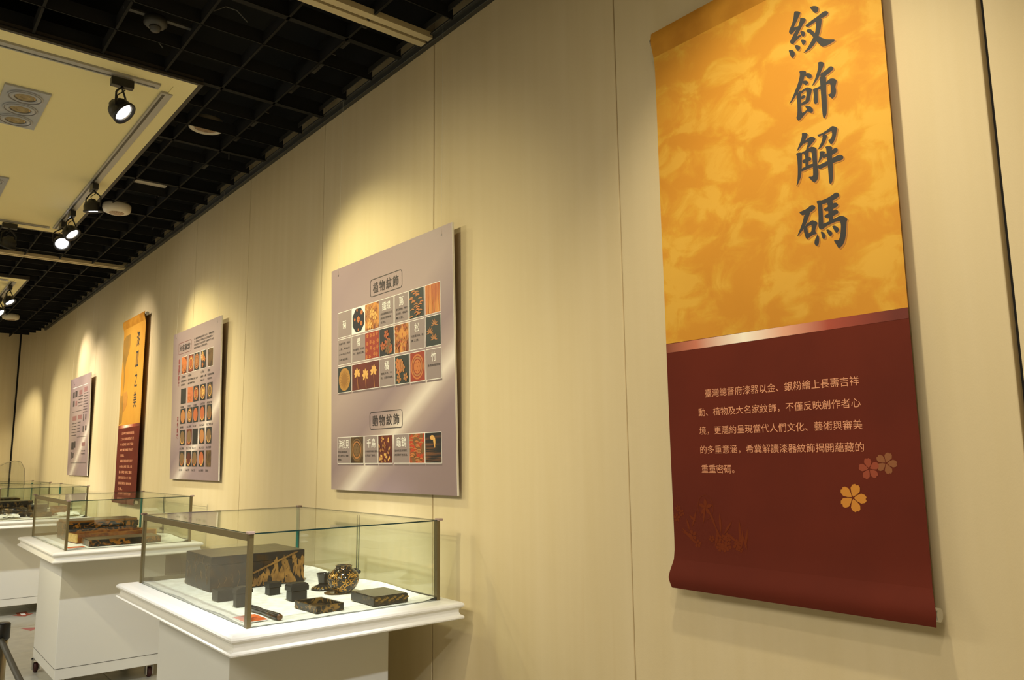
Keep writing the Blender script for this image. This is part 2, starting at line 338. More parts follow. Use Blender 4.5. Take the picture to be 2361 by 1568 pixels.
# beams: two cream strips with a dark slot
for i, bx in enumerate((2.83, -3.03, -8.89)):
    b = root('ceiling_beam', (bx, 0, H-.004), ('cream double strip beam crossing the black ceiling, nearest the big orange banner', 'cream double strip beam crossing the black ceiling above the nearer glass cases', 'cream double strip beam crossing the black ceiling beyond the first light island')[i], 'beam', None)
    MB().box(-.052, -.010, -4.5, 1.97, 0, .03).build('strip', m_beam, b, bevel=.001); MB().box(.010, .052, -4.5, 1.97, 0, .03).build('strip', m_beam, b, bevel=.001)
    MB().box(-.010, .010, -4.5, 1.97, .014, .03).build('slot', m_seam, b)
# ceiling islands
def island(x0, x1, label):
    zc = H-.012; r = root('ceiling_island', (x1, 1.23, zc), label, 'ceiling panel', None)
    Lx = x1-x0; Wy = 4.6
    MB().box(-Lx+.10, -.10, -Wy+.10, -.10, .006, .03).build('panel', m_cream, r)
    fr = MB()
    for (a, b, c, d_) in ((-Lx, 0, -.10, 0), (-Lx, 0, -Wy, -Wy+.10), (-.10, 0, -Wy+.10, -.10), (-Lx, -Lx+.10, -Wy+.10, -.10)): fr.box(a, b, c, d_, 0, .03)
    fr.build('border', m_cream, r)
    ed = MB()
    for (a, b, c, d_) in ((-Lx-.02, .02, 0.001, .022), (-Lx-.02, .02, -Wy-.022, -Wy-.001), (.001, .022, -Wy, 0), (-Lx-.022, -Lx-.001, -Wy, 0)): ed.box(a, b, c, d_, -.002, .035)
    ed.build('edge_trim', m_brown, r)
    for nm, bx in (('lighting_track', (-Lx+.14, -.20, -.135, -.075)), ('lighting_track', (-.175, -.115, -Wy+.2, -.16)), ('lighting_track', (-Lx+.128, -Lx+.162, -Wy+.2, -.16)), ('lighting_track', (-Lx+.14, -.20, -Wy+.085, -Wy+.12))):
        a, b, c, d_ = bx; t = MB(); 
        t.box(a, b, c, d_, -.006, .006)
        if b-a > d_-c: t.box(a+.02, b-.02, c+.010, c+.024, -.0068, -.006, 1)
        else: t.box(a+.012, a+.024, c+.02, d_-.02, -.0068, -.006, 1)
        t.build(nm, [m_track, m_rail], r)
    return r
island(-1.90, 1.70, 'cream ceiling light island nearest the viewer, above the big banner')
island(-7.76, -4.155, 'large cream ceiling island with grey lighting track at upper left')
island(-13.62, -10.0, 'small far cream ceiling island at left behind the second beam')

# ---------------------------------------------------------------- track spotlights
def spotlamp(x, y, aim, label, along='x', lit=True, power=0, color=WARM, deg=40, blend=.7, drop=.17, scale=1.):
    z = H-.028; r = root('track_spotlight', (x, y, z), label, 'spotlight', 'black track spotlights on the ceiling islands')
    a = MB(); (a.box(-.055, .055, -.02, .02, -.045, 0) if along == 'x' else a.box(-.02, .02, -.055, .055, -.045, 0)); a.build('adapter', m_black, r, bevel=.003)
    P = Vector((0, 0, -drop)); v = (Vector(aim)-(Vector((x, y, z))+P)).normalized()
    side = Vector((v.y, -v.x, 0)); side = side.normalized() if side.length > .2 else Vector((0, 1, 0))
    yk = MB(); R0 = .066
    for s_ in (-1, 1):
        yk.tube([Vector((0, 0, -.045)), Vector((0, 0, -.06))+side*s_*.018, Vector((0, 0, -.078))+side*s_*.045, Vector((0, 0, -.10))+side*s_*R0, P+side*s_*R0], .0055, 6)
    yk.build('yoke', m_black, r)
    MB().tube([Vector((.012, .0, -.045)), Vector((.03, .01, -.07)), Vector((.005, -.02, -.095)), P-v*.03+Vector((0, 0, .02))], .003, 6).build('cable', m_black, r)
    q = (-v).to_track_quat('Z', 'Y').to_euler()
    hd = MB().lathe([(.0001, .062), (.022, .060), (.030, .045), (.050, .034), (.060, .012), (.062, -.020), (.0655, -.022), (.0655, -.034), (.058, -.034), (.045, -.018)], n=28, caps=False).build('lamp_head', m_black, r, loc=P, rot=q)
    MB().lathe([(.0585, -.033), (.052, -.026), (.043, -.020)], n=28, caps=False).build('reflector', m_refl if lit else m_black, hd)
    MB().lathe([(.0001, -.029), (.030, -.027), (.044, -.021), (.0441, -.0205)], n=24).build('lens', m_lens if lit else m_black, hd)
    if power:
        s_ = spot((0, 0, 0), (0, 0, -1), power*.62, color, deg, blend); s_.parent = hd; s_.rotation_euler = (0, 0, 0); s_.location = (0, 0, -.04)
    return r
LAMPS = [(-4.30, .885, (-3.55, 2.0, 2.15), 'black spotlight on the near edge of the large island, lens glowing white', 'y', True, 160, (1, .90, .50), 62, 1.0),
         (-6.16, 1.128, (-6.45, 1.55, 1.0), 'black spotlight pointing straight down, left of the white ceiling alarm', 'x', True, 90, NEUT, 50, .8),
         (-6.96, 1.128, (-6.25, 2.0, 2.15), 'upper of two bright spotlights paired at the island far corner', 'x', True, 130, (1, .90, .50), 60, 1.0),
         (-7.34, 1.128, (-5.3, 1.3, 1.8), 'lower of two bright spotlights paired at the island far corner', 'x', True, 40, PINK, 60, .9),
         (-7.62, .78, (-8.6, .2, 1.5), 'unlit black spotlight at the far end of the large island', 'y', False, 0, WARM, 40, .8),
         (-10.40, 1.118, (-9.8, 2.0, 2.0), 'spotlight on the small far island, beside its brown edge', 'x', True, 110, PINK, 70, 1.),
         (-11.25, 1.118, (-10.65, 2.0, 2.55), 'spotlight cut by the left picture edge, above the far round alarm', 'x', True, 150, PINK, 58, 1.)]
for x, y, aim, lab, al, lit, pw_, c_, dg_, bl_ in LAMPS: spotlamp(x, y, aim, lab, al, lit, pw_, c_, dg_, bl_)

# recessed triple downlight
def downlight(x0, x1, y0, y1, label):
    r = root('recessed_downlight', ((x0+x1)/2, (y0+y1)/2, H-.014), label, 'downlight', 'triple downlights in the large island')
    hx, hy = (x1-x0)/2, (y1-y0)/2
    m = mat('downlight_frame', srgb(166, 168, 174), .35, .15)
    MB().box(-hx, hx, -hy, hy, -.004, .012).build('frame', m, r, bevel=.002)
    for k in (-1, 0, 1):
        c = (k*hx*.63, 0, 0)
        g = MB().lathe([(.088, -.004), (.088, -.009), (.078, -.010), (.074, -.006), (.066, -.011), (.058, -.012), (.054, -.007)], c, 28, caps=False).build('lamp_ring', m, r)
        MB().lathe([(.0001, -.010), (.012, -.012), (.03, -.006), (.050, -.0075), (.0505, -.007)], c, 24).build('bulb', mat('bulb_amber', srgb(150, 128, 84), .2, .6), g)
        MB().lathe([(.075, -.0065), (.078, -.0112), (.080, -.0112), (.0805, -.0065)], c, 28, caps=False).build('dark_groove', mat('groove_grey', srgb(110, 106, 104), .4), g)
downlight(-5.355, -4.765, .41, .63, 'silver triple downlight recessed in the large island at upper left')
downlight(-7.0, -6.42, .41, .63, 'silver triple downlight cut by the left picture edge')
# round ceiling devices
def alarm(x, y, z, rad, label, name='ceiling_alarm', up=False):
    r = root(name, (x, y, z), label, 'alarm', None)
    MB().lathe([(.0001, .05), (rad*.86, .05), (rad, .03), (rad, .005), (rad*.93, -.02), (rad*.7, -.03), (rad*.55, -.0301)], n=36).build('housing', m_plast, r)
    mg = noisy('perforated_grille', srgb(196, 170, 140), srgb(150, 120, 96), 90, rough=.6)
    MB().lathe([(.0001, -.033), (rad*.5, -.033), (rad*.55, -.0295)], n=30).build('grille', mg, r)
    return r
alarm(-6.70, 1.40, H-.02, .105, 'round white alarm hanging under the black grid beside the spotlights')
alarm(-12.75, 1.41, H-.02, .105, 'small far round white alarm at the left edge of the ceiling')
r = root('ceiling_speaker', (-4.86, 1.50, H+.06), 'cream round speaker half hidden above the black ceiling grid', 'speaker')
MB().lathe([(.0001, .05), (.10, .05), (.105, .0), (.095, -.006), (.078, -.006), (.076, 0)], n=36).build('rim', m_plast, r)
MB().lathe([(.0001, -.004), (.06, -.003), (.077, .001)], n=30).build('grille', noisy('speaker_mesh', srgb(176, 146, 110), srgb(126, 100, 76), 120, rough=.6), r)
r = root('smoke_detector', (-3.695, .885, H+.006), 'dark round smoke detector in the black ceiling at top left', 'detector')
md = mat('detector_dark', (.035, .033, .028), .5)
MB().box(-.012, .012, -.14, .17, .0305, .040).build('mounting_bar', md, r)
MB().lathe([(.0001, .03), (.050, .03), (.052, 0), (.040, -.012), (.030, -.014)], n=28).build('base', md, r)
MB().lathe([(.0001, -.035), (.020, -.034), (.024, -.02), (.028, -.013)], n=24).build('sensor', md, r)
# a fluorescent batten and cable trays glimpsed above the grid
def batten(x, y, z, ly, label, mt, lx=.05):
    r = root('ceiling_fixture', (x, y, z), label, 'fixture')
    MB().box(-lx, lx, -ly/2, ly/2, 0, .04).build('housing', mt, r, bevel=.004); return r
batten(-6.20, 1.50, H+.07, .26, 'pale rectangular fixture in the black ceiling beyond the round alarm', m_plast, .045)
for k, (x, y0) in enumerate(((-3.38, 1.55), (-3.72, 1.56), (-4.03, 1.58), (-4.62, 1.6), (-4.92, 1.6), (-5.6, 1.62))):
    MB().box(x-.13, x+.13, 1.74, 1.76, H+.10, H+.12).build('hanger_bar', mat('hanger_grey', (.045, .042, .036), .5), ce)
random.seed(5)
cb = ce
for k, (x, y) in enumerate(((-3.35, .95), (-3.5, 1.25), (-4.0, 1.0), (-5.3, 1.8), (-5.35, 1.42), (-6.6, 1.7), (-7.4, 1.85), (-9.2, 1.5), (-9.5, 1.75))):
    o = Vector((x, y, H+.06)); a = random.random()*6.28
    pts = [o+Vector((math.cos(a)*t*.16, math.sin(a)*t*.16, .05*math.sin(t*3.1))) for t in (0, .33, .66, 1)]
    MB().tube(pts, .003, 5).build('ceiling_cable', mat('cable_grey', (.12, .115, .10), .5), ce)

# ================================================================ HANGING BOARDS
def board_root(name, x0, w, ztop, h, ytop, ybot, label, cat, group):
    r = root(name, (x0, (ytop+ybot)/2, ztop-h/2), label, cat, group)
    r.rotation_euler = (math.atan2(ybot-ytop, h), 0, 0)      # leans forward at the top
    MB().box(0, w, 0, .010, -h/2, h/2).build('board', m_board, r)
    MB().box(w, w+.0012, 0, .010, -h/2, h/2).build('board_edge', m_print_white, r)
    return r
def strings(r, w, h, top, ys):
    for u in (.07*w, .93*w):
        base = Vector((u, .005, h/2)); a = r.rotation_euler.x; wz = top-(r.location.z)
        MB().tube([(u, -.002, h/2-.04), (u, .0, h/2+.001), (u, .03, h/2+wz-h/2-.02)], .0005, 5).build('hanging_string', m_string, r)
        MB().lathe([(.0001, 0), (.004, 0)], (u, -.0008, h/2-.04), 10, M=Matrix.Rotation(R_(90), 3, 'X')).build('eyelet', m_silver, r)
def cell(r, h, u0, u1, v0, v1, m, y=-.0010, name='picture', frame=True):
    c = MB()
    if frame: c.poly([(u0-.003, h/2-v0+.003), (u1+.003, h/2-v0+.003), (u1+.003, h/2-v1-.003), (u0-.003, h/2-v1-.003)], y+.0004, 1)
    c.poly([(u0, h/2-v0), (u1, h/2-v0), (u1, h/2-v1), (u0, h/2-v1)], y, 0)
    return c.build(name, [m, m_print_white], r)
def rbox(r, h, u0, u1, v0, v1, m, t=.0035, rad=.018):
    def rr(a, b, c, d_, q):
        P = []
        for (cx, cz, s0) in ((b-q, c-q, 0), (a+q, c-q, 1), (a+q, d_+q, 2), (b-q, d_+q, 3)):
            for k in range(6): t_ = (s0+k/5)*math.pi/2; P.append((cx+q*math.cos(t_), cz+q*math.sin(t_)))
        return P
    o = rr(u0, u1, h/2-v0, h/2-v1, rad); i = rr(u0+t, u1-t, h/2-v0-t, h/2-v1+t, rad-t); n = len(o)
    MB().add([(p[0], -.001, p[1]) for p in o+i], [(k, (k+1) % n, n+(k+1) % n, n+k) for k in range(n)]).build('title_frame', m, r)
# --- board 1: plant and animal patterns
B1W, B1H = 1.178, 1.207
b1 = board_root('hanging_board', -3.957, B1W, 2.594, B1H, 1.944, 1.972, 'largest mauve display board of lacquer pattern pictures, beside the big orange banner', 'display board', 'mauve display boards on the wall')
strings(b1, B1W, B1H, 3.6, 0)
Yt = -.0015
def T(s, u0, u1, v0, v1, m, bold=0., line=1., r=b1, h=B1H, y=Yt, sp=1.): return text(s, u0, u1, h/2-v1, h/2-v0, y, m, r, bold, 'lettering', line, sp)
rbox(b1, B1H, .438, .752, .130, .222, m_label_dk); T('植物紋飾', .468, .718, .150, .206, m_label_dk, .005, sp=1.3)
rbox(b1, B1H, .426, .742, .812, .900, m_label_dk); T('動物紋飾', .456, .712, .830, .884, m_label_dk, .005, sp=1.3)
C7 = [(.082, .230), (.241, .384), (.384, .527), (.531, .669), (.680, .806), (.817, .942), (.955, 1.077)]
R3 = [(.253, .389), (.402, .539), (.554, .690)]
def shadowbar(u0, u1, v): cell(b1, B1H, u0+.004, u1+.004, v+.004, v+.012, m_sh, -.0005, 'printed_shadow', False)
m_sh = mat('print_soft_shadow', srgb(120, 104, 104), .6)
for a in range(7): shadowbar(C7[a][0], C7[a][1], .690)
def mot(r, h, u0, u1, v0, v1, kind, m, seed=0, m2=None):
    random.seed(seed); c = MB(); cx, cz = (u0+u1)/2, h/2-(v0+v1)/2; w, hh = (u1-u0)/2, (v1-v0)/2; y = -.0014
    m2 = m2 or m
    if kind == 'blossoms':
        for i in range(16):
            gx, gz = (i % 4-1.5)/2, (i//4-1.5)/2; flower(c, cx+w*(gx+.1*random.uniform(-1, 1))*.98, cz+hh*(gz+random.uniform(-.1, .1)), min(w, hh)*.17, random.random()*6, 5, y-.0001*(i % 3))
    elif kind == 'bigflowers':
        for i in range(9): flower(c, cx+w*random.uniform(-.65, .65), cz+hh*random.uniform(-.65, .65), min(w, hh)*.34, random.random()*6, 5, y-.0002*i, i % 2)
    elif kind == 'branch':
        for i in range(3):
            ox, oz = cx+w*(-.6+.6*i), cz+hh*random.uniform(-.3, .3)
            for k in range(7): c.poly(leaf(ox, oz, R_(-40+k*43)+random.uniform(-.2, .2), min(w, hh)*.5, min(w, hh)*.13), y-.0001*k-.001*0, 0)
            c.poly([(ox-.004, oz), (ox, oz), (ox+.012, cz-hh*.95), (ox+.007, cz-hh*.95)], y-.0002, 1)
    elif kind == 'bamboo':
        for ox, oz in ((cx+.2*w, cz+.4*hh), (cx-.45*w, cz-.1*hh), (cx+.1*w, cz-.55*hh)):
            for k in range(7): c.poly(leaf(ox, oz, R_(-10+k*33), hh*.42, hh*.045), y-.0001*k, 0)
    elif kind == 'rings':
        for q in (.92, .72, .5):
            o = ell(cx, cz, w*q*.95, hh*q*.95, 22); i_ = ell(cx, cz, w*(q-.13)*.95, hh*(q-.13)*.95, 22)
            c.add([(p[0], y, p[1]) for p in o+i_], [(k, (k+1) % 22, 22+(k+1) % 22, 22+k) for k in range(22)], 0 if q != .72 else 1)
        flower(c, cx, cz, w*.4, 1.57, 6, y-.0002, 0)
    elif kind == 'disc':
        c.poly(ell(cx, cz, w*.86, hh*.9, 26), y, 0)
        for k in range(20): c.poly(leaf(cx, cz, k*math.pi/10, min(w*.8, hh*.8), w*.05), y-.0002-.00001*k, 1)
    elif kind == 'oval':
        c.poly(ell(cx, cz, w*.82, hh*.84, 22), y, 0); o = ell(cx, cz-hh*.02, w*.82, hh*.86, 22); i_ = ell(cx, cz+hh*.02, w*.72, hh*.78, 22)
        c.add([(p[0], y-.0002, p[1]) for p in o+i_], [(k, (k+1) % 22, 22+(k+1) % 22, 22+k) for k in range(11, 22)], 1)
    elif kind == 'octdish':
        c.poly(ell(cx, cz, w*.98, hh*1.0, 8, math.pi/8), y, 0)
        for ox, oz, q in ((0, .05, .26), (.5, .55, .2), (.45, -.3, .2), (-.55, .1, .13), (.0, -.75, .12), (-.2, .8, .12)): flower(c, cx+w*ox, cz+hh*oz, hh*q, .4+ox, 6, y-.0003, 1)
    elif kind == 'stems':
        for i in range(9):
            ox = cx+w*random.uniform(-.8, .8); c.poly([(ox, cz-hh*.95), (ox+.003, cz-hh*.95), (ox+w*random.uniform(-.15, .25), cz+hh*random.uniform(0, .9))], y-.0001*i, 0)
    elif kind == 'scatter':
        for i in range(36): c.poly(leaf(cx+w*random.uniform(-.9, .7), cz+hh*random.uniform(-.85, .8), random.random()*6, min(w, hh)*.26, min(w, hh)*.09), y-.00005*i, i % 2)
    elif kind == 'crane':
        c.poly(ell(cx-.1*w, cz+.68*hh, w*.28, hh*.16, 14), y, 0)
        for k in range(4): c.poly(leaf(cx+w*(.0+.08*k), cz+hh*.72, R_(-70-8*k), hh*.75, w*.09), y-.0001*k, 0)
        for k in range(7): c.poly([(cx-w*.9, cz-hh*(.05+.12*k)), (cx+w*random.uniform(.2, .95), cz-hh*(.04+.12*k)), (cx-w*.9, cz-hh*(.062+.12*k))], y-.0001, 1)
    elif kind == 'pines':
        for i in range(22):
            ox, oz = cx+w*random.uniform(-.8, .75), cz+hh*(.88-1.78*i/21)
            c.poly([(ox-w*.32, oz-hh*.05), (ox-w*.2, oz+hh*.04), (ox, oz+hh*.09), (ox+w*.22, oz+hh*.04), (ox+w*.32, oz-hh*.05), (ox, oz-hh*.02)], y-.0001*i, i % 2)
    # keep the motif inside its picture
    c.v = [(min(max(p[0], u0+.001), u1-.001), p[1], min(max(p[2], h/2-v1+.001), h/2-v0-.001)) for p in c.v]
    return c.build('motif', [m, m2], r)
def pic(col, row, base, kind=None, m=None, m2=None, seed=1, span=1):
    u0, u1 = C7[col][0], C7[col+span-1][1]; v0, v1 = R3[row]
    p = cell(b1, B1H, u0, u1, v0, v1, base)
    if kind: mot(p, B1H, u0, u1, v0, v1, kind, m, seed, m2)
def tcell(col, row, big, small=None, vb=None, wide=.05):
    u0, u1 = C7[col]; v0, v1 = R3[row]; p = cell(b1, B1H, u0, u1, v0, v1, m_print_mauve, name='caption_cell')
    n = len(big); uc = (u0+u1)/2; hw = .0205 if n == 1 else .040
    if big: vb = vb or (v0+.012); text(big, uc-hw, uc+hw, B1H/2-vb-.045, B1H/2-vb, -.0015, m_print_white, p, .004)
    if small:
        for k, s in enumerate(small):
            vt = v0+.068+k*.021 if big else v0+.018+k*.029
            text(s, u0+.012, u0+.012+min(.0175*len(s), u1-u0-.02), B1H/2-vt-.0115, B1H/2-vt, -.0015, m_label_dk, p, .003)
tcell(0, 0, '菊', vb=.320-.02); tcell(0, 1, '', ['雙為不老、長壽', '之意\uff0c明治2年', '(1869)正式成', '為皇室國徽。']); pic(0, 2, P_GREEN, 'disc', mat('dish_ochre', srgb(176, 128, 58), .5), mat('dish_line', srgb(150, 104, 42), .5))
pic(1, 0, m_print_white, 'octdish', P_BLK, Q_OR); pic(2, 0, P_BR, 'bigflowers', Q_GD, Q_TN, 3); tcell(3, 0, '鐵線', ['夏秋開藍紫白花\uff0c', '極像舒張輕盈', '之形。'])
tcell(1, 1, '櫻', ['日本國花\uff0c王族花', '卉\uff0c清純之意。']); pic(2, 1, P_RED, 'blossoms', Q_OR, None, 4); pic(3, 1, P_DARK, 'bigflowers', Q_RD, Q_DG, 9)
pic(1, 2, P_WINE, 'branch', Q_GD, Q_TN, 2, 2); tcell(3, 2, '橘', ['視為不老、不', '死、長壽的象徵。'])
tcell(4, 0, '蔦', ['夏生植物\uff0c雙至', '枯依附\uff0c得延年', '壽之意。']); pic(4, 1, P_BR, 'scatter', Q_RD, Q_OR, 5); pic(4, 2, P_GREEN, 'bigflowers', Q_OR, Q_TN, 12)
pic(5, 0, P_GREEN, 'pines', Q_OR, Q_TN, 3); tcell(5, 1, '松', ['代表著長壽、高', '貴之意。']); pic(5, 2, P_RED, 'rings', Q_OR, Q_TN)
pic(6, 0, P_FIRE, 'stems', Q_GD, None, 8); pic(6, 1, P_GREEN, 'bamboo', Q_TN); tcell(6, 2, '竹', ['象徵高風亮節'])
# lower row
D7 = [(.077, .218, 't', '海松貝', ['海松(珊瑚)綠', '貝生長海岸\uff0c象徵', '豐收。']), (.222, .358, 'p'), (.375, .506, 't', '千鳥', ['海鳥群飛翔的意象\uff0c', '呈現出律動感。']), (.512, .645, 'p'), (.662, .797, 't', '龜鶴', ['基本的吉祥圖案\uff0c', '為長壽不老意涵。']), (.802, .930, 'p'), (.936, 1.066, 'p')]
pk = [(P_OLV, 'rings', Q_DG, Q_TN), (P_WINE, 'scatter', Q_TN, Q_GD), (P_REDG, 'pines', Q_TN, Q_OR), (P_TIDE, 'crane', Q_GD, Q_TN)]; ip = 0
for t in D7:
    if t[2] == 't':
        p = cell(b1, B1H, t[0], t[1], .932, 1.066, m_print_mauve, name='caption_cell'); n = len(t[3]); uc = (t[0]+t[1])/2
        text(t[3], uc-.019*n-(.006 if n == 2 else 0), uc+.019*n+(.006 if n == 2 else 0), B1H/2-.990, B1H/2-.944, -.0015, m_print_white, p, .004)
        for k, s in enumerate(t[4]): text(s, t[0]+.006, t[0]+.006+.0145*len(s), B1H/2-1.014-k*.02, B1H/2-1.003-k*.02, -.0015, m_label_dk, p, .003)
    else:
        p = cell(b1, B1H, t[0], t[1], .932, 1.066, pk[ip][0]); mot(p, B1H, t[0], t[1], .932, 1.066, pk[ip][1], pk[ip][2], 7+ip, pk[ip][3]); ip += 1
    shadowbar(t[0], t[1], 1.066)
# --- board 2: family crests
B2W, B2H = 1.164, 1.205
b2 = board_root('hanging_board', -6.896, B2W, 2.608, B2H, 1.944, 1.972, 'mauve display board with rows of small crest pictures, second from the big banner', 'display board', 'mauve display boards on the wall')
strings(b2, B2W, B2H, 3.6, 0)
rbox(b2, B2H, .150, .482, .092, .188, mat('print_red_brown', srgb(122, 70, 66), .6)); T('大名家紋', .176, .456, .112, .166, m_label_dk, .012, r=b2, h=B2H)
for k, s in enumerate(['在 臺灣總督府漆器 之中\uff0c除動植物', '外 還有許多家紋 大名家紋樣為「', '武家用以 代表 家族 並與時代 共存', '象徵著其地位 以家紋表示。']):
    T(s, .553, (1.012 if k < 3 else .87), .094+k*.0245, .110+k*.0245, m_label_dk, .01, r=b2, h=B2H)
CC = [(.245, .377), (.42, .549), (.564, .690), (.727, .848), (.887, 1.002)]
RR = [(.218, .356), (.478, .601), (.641, .763), (.812, .934), (.983, 1.104)]
CAP = [['三頭巴紋', '竹葉紋', '', '七曜紋', '菱紋'], ['桔梗紋', '三葉文', '三扇紋', '三木瓜紋', '揚羽蝶紋'], ['桔梗紋', '丸に扇紋', '丸に紋', '丸に橘文', '丸に釘抜紋'], ['丸に桐紋', '丸に三引', '丸に文', '丸に木文', '丸に剣酢'], ['丸に紋', '丸に梅', '丸に竹', '丸に桜紋', '家紋']]
CP = [[(P_MIX, 'rings', Q_OR), (P_WINE, 'rings', Q_RD), (P_DARK, 'rings', Q_TN), (P_DARK, 'bigflowers', Q_OR), (P_OLV, None, None)],
      [(P_DARK, None, None), (mat('photo_salmon', srgb(196, 112, 72), .5), 'scatter', Q_OR), (P_DARK, 'rings', Q_RD), (P_BLK, 'rings', Q_GD), (P_BLK, 'rings', Q_DG)],
      [(P_DARK, 'oval', Q_TN), (P_DARK, 'rings', Q_TN), (P_DARK, 'oval', Q_RD), (P_DARK, 'oval', Q_RD), (P_DARK, 'oval', Q_DG)],
      [(P_DARK, 'oval', Q_DG), (P_WINE, 'oval', Q_DG), (P_BLK, None, None), (P_DARK, 'oval', Q_TN), (P_DARK, 'oval', Q_DG)],
      [(P_DARK, 'oval', Q_DG), (P_BLK, 'oval', P_WINE), (P_DARK, 'oval', Q_DG), (P_BLK, 'oval', Q_RD), (P_OLV, None, None)]]
for i in range(5):
    for j in range(5):
        bm_, k_, mm = CP[i][j]; p = cell(b2, B2H, *CC[j], *RR[i], bm_, frame=(i == 0))
        if k_: mot(p, B2H, *CC[j], *RR[i], k_, mm, i*5+j, Q_GD if (i+j) % 2 else Q_OR)
        if CAP[i][j]: T(CAP[i][j], CC[j][0], CC[j][0]+.028*len(CAP[i][j]), RR[i][1]+.018, RR[i][1]+.036, m_label_dk, .01, r=b2, h=B2H)
for k, (u, w_, s) in enumerate(((.245, .14, '源氏用車輪紋'), (.42, .24, '原為藤原家之徽紋 以竹'), (.727, .13, '源自 七星'), (.887, .14, '武田家所用家'), )):
    T(s, u, u+w_, .356+.052, .356+.068, m_label_dk, .02, r=b2, h=B2H); T(s[:3]+'文', u, u+w_*.7, .356+.082, .356+.097, m_label_dk, .02, r=b2, h=B2H)
for k, ch in enumerate('皇室國家紋'): T(ch, .160, .196, .225+k*.046, .265+k*.046, m_print_wine, .03, r=b2, h=B2H)
for k, ch in enumerate('其他家紋'): T(ch, .160, .196, .70+k*.046, .740+k*.046, m_print_wine, .03, r=b2, h=B2H)
# --- board 3: far board with text blocks
B3W, B3H = 1.14, 1.19
b3 = board_root('hanging_board', -11.205, B3W, 2.580, B3H, 1.944, 1.975, 'smallest looking mauve board of dark text blocks, beyond the far banner', 'display board', 'mauve display boards on the wall')
strings(b3, B3W, B3H, 3.6, 0)
def blk(u0, u1, v0, v1, m, nm='text_block'):
    u0, u1 = [.97*(u-.1*v0)-.02 for u in (u0, u1)]; cell(b3, B3H, u0, u1, v0, v1, m, name=nm, frame=False)
blk(.19, 1.08, .118, .123, m_print_white, 'rule'); blk(.24, .87, .415, .420, m_label_dk, 'rule'); blk(.62, 1.14, .731, .736, m_label_dk, 'rule'); blk(.31, 1.23, 1.040, 1.045, m_label_dk, 'rule')
for a in ((.22, .32, .17, .245), (.36, .48, .165, .24), (.25, .34, .28, .35), (.91, .95, .47, .55), (1.03, 1.08, .475, .54), (.92, .97, .61, .68), (1.06, 1.13, .61, .67), (.30, .45, .79, .88), (.47, .55, .78, .86), (.31, .36, .91, .99), (.42, .47, .92, .98), (.21, .24, .045, .058), (.25, .28, .07, .083)): blk(*a, m_label_dk, 'picture')
for a in ((.40, .50, .29, .345), (.60, .77, .17, .223), (.88, 1.05, .15, .207), (.277, .52, .471, .526), (.60, .82, .470, .521), (.918, 1.10, .803, .846)): blk(*a, mat('print_dusty_red', srgb(142, 98, 96), .6), 'heading_block')
def lines(u0, u1, v0, v1, n, ss='臺灣總督府漆器展出以金銀粉繪吉祥紋飾'):
    for k in range(n):
        v = v0+(v1-v0)*k/max(n-1, 1); a, b = [.97*(u-.1*v)-.02 for u in (u0, u1)]; text(ss[k % 4:k % 4+8], a, b, B3H/2-v-.014, B3H/2-v, Yt, m_label_dk, b3, .02)
lines(.57, .83, .235, .35, 4); lines(.885, 1.12, .22, .44, 8); lines(.27, .55, .555, .70, 5); lines(.61, .78, .55, .66, 4); lines(.92, 1.13, .895, .93, 2)

# ================================================================ BANNERS
def conform(r):
    f = banner.bulge[r.name]
    for o in r.children:
        if o.name.split('.')[0] in ('lettering', 'brush_character', 'letter_shadow', 'printed_blossom', 'faint_pattern', 'vessel_print', 'gold_stripe'):
            for v in o.data.vertices: v.co.y = f(v.co.z)-.0002+v.co.y*.15
def banner(name, x0, x1, ztop, zsplit, zbot, y, label, group, gold):
    xc = (x0+x1)/2; w = x1-x0; r = root(name, (xc, y, zbot), label, 'banner', group)
    hh = zsplit-zbot; tt = ztop-zbot; nx = 14
    def bulge(z): # cloth swells over the top and bottom tubes
        return -.020*math.exp(-((z-.03)/.045)**2) - .016*math.exp(-((z-tt+.03)/.05)**2) + .0006*math.sin(z*9)
    banner.bulge[r.name] = bulge
    def sheet(za, zb, nz, m, nm):
        mb = MB(); vs = []
        for k in range(nz+1):
            z = za+(zb-za)*k/nz
            for i in range(nx+1):
                x = -w/2+w*i/nx; ex = .012*max(0, 1-abs(z-.03)/.06)*(2*i/nx-1)
                vs.append((x+ex, bulge(z), z))
        fs = [(k*(nx+1)+i, k*(nx+1)+i+1, (k+1)*(nx+1)+i+1, (k+1)*(nx+1)+i) for k in range(nz) for i in range(nx)]
        mb.add(vs, fs, 0, True); o = mb.build(nm, m, r); s_ = o.modifiers.new('thickness', 'SOLIDIFY'); s_.thickness = .0012; s_.offset = -1; e_ = o.modifiers.new('edges', 'EDGE_SPLIT'); e_.split_angle = R_(50); return o
    sheet(.085, hh, 24, m_banred, 'lower_cloth'); sheet(hh, tt-.085, 40, gold, 'upper_cloth')
    hem = sheet(.0, .085, 16, m_banred, 'bottom_hem'); sheet(tt-.085, tt, 14, m_banhem, 'top_hem')
    for z in (.025, tt-.022): MB().lathe([(.016, -w/2-.012), (.016, w/2+.008)], (0, .008, z), 18, M=Matrix.Rotation(R_(90), 3, 'Y')).build('tube', m_silver, r)
    return r, w, hh, tt
banner.bulge = {}
bn, w, hh, tt = banner('wall_banner', -1.598, -.840, 2.964, 1.902, 1.150, 1.953, 'large orange and dark red banner with four big black characters', 'orange and red wall banners', m_ban)
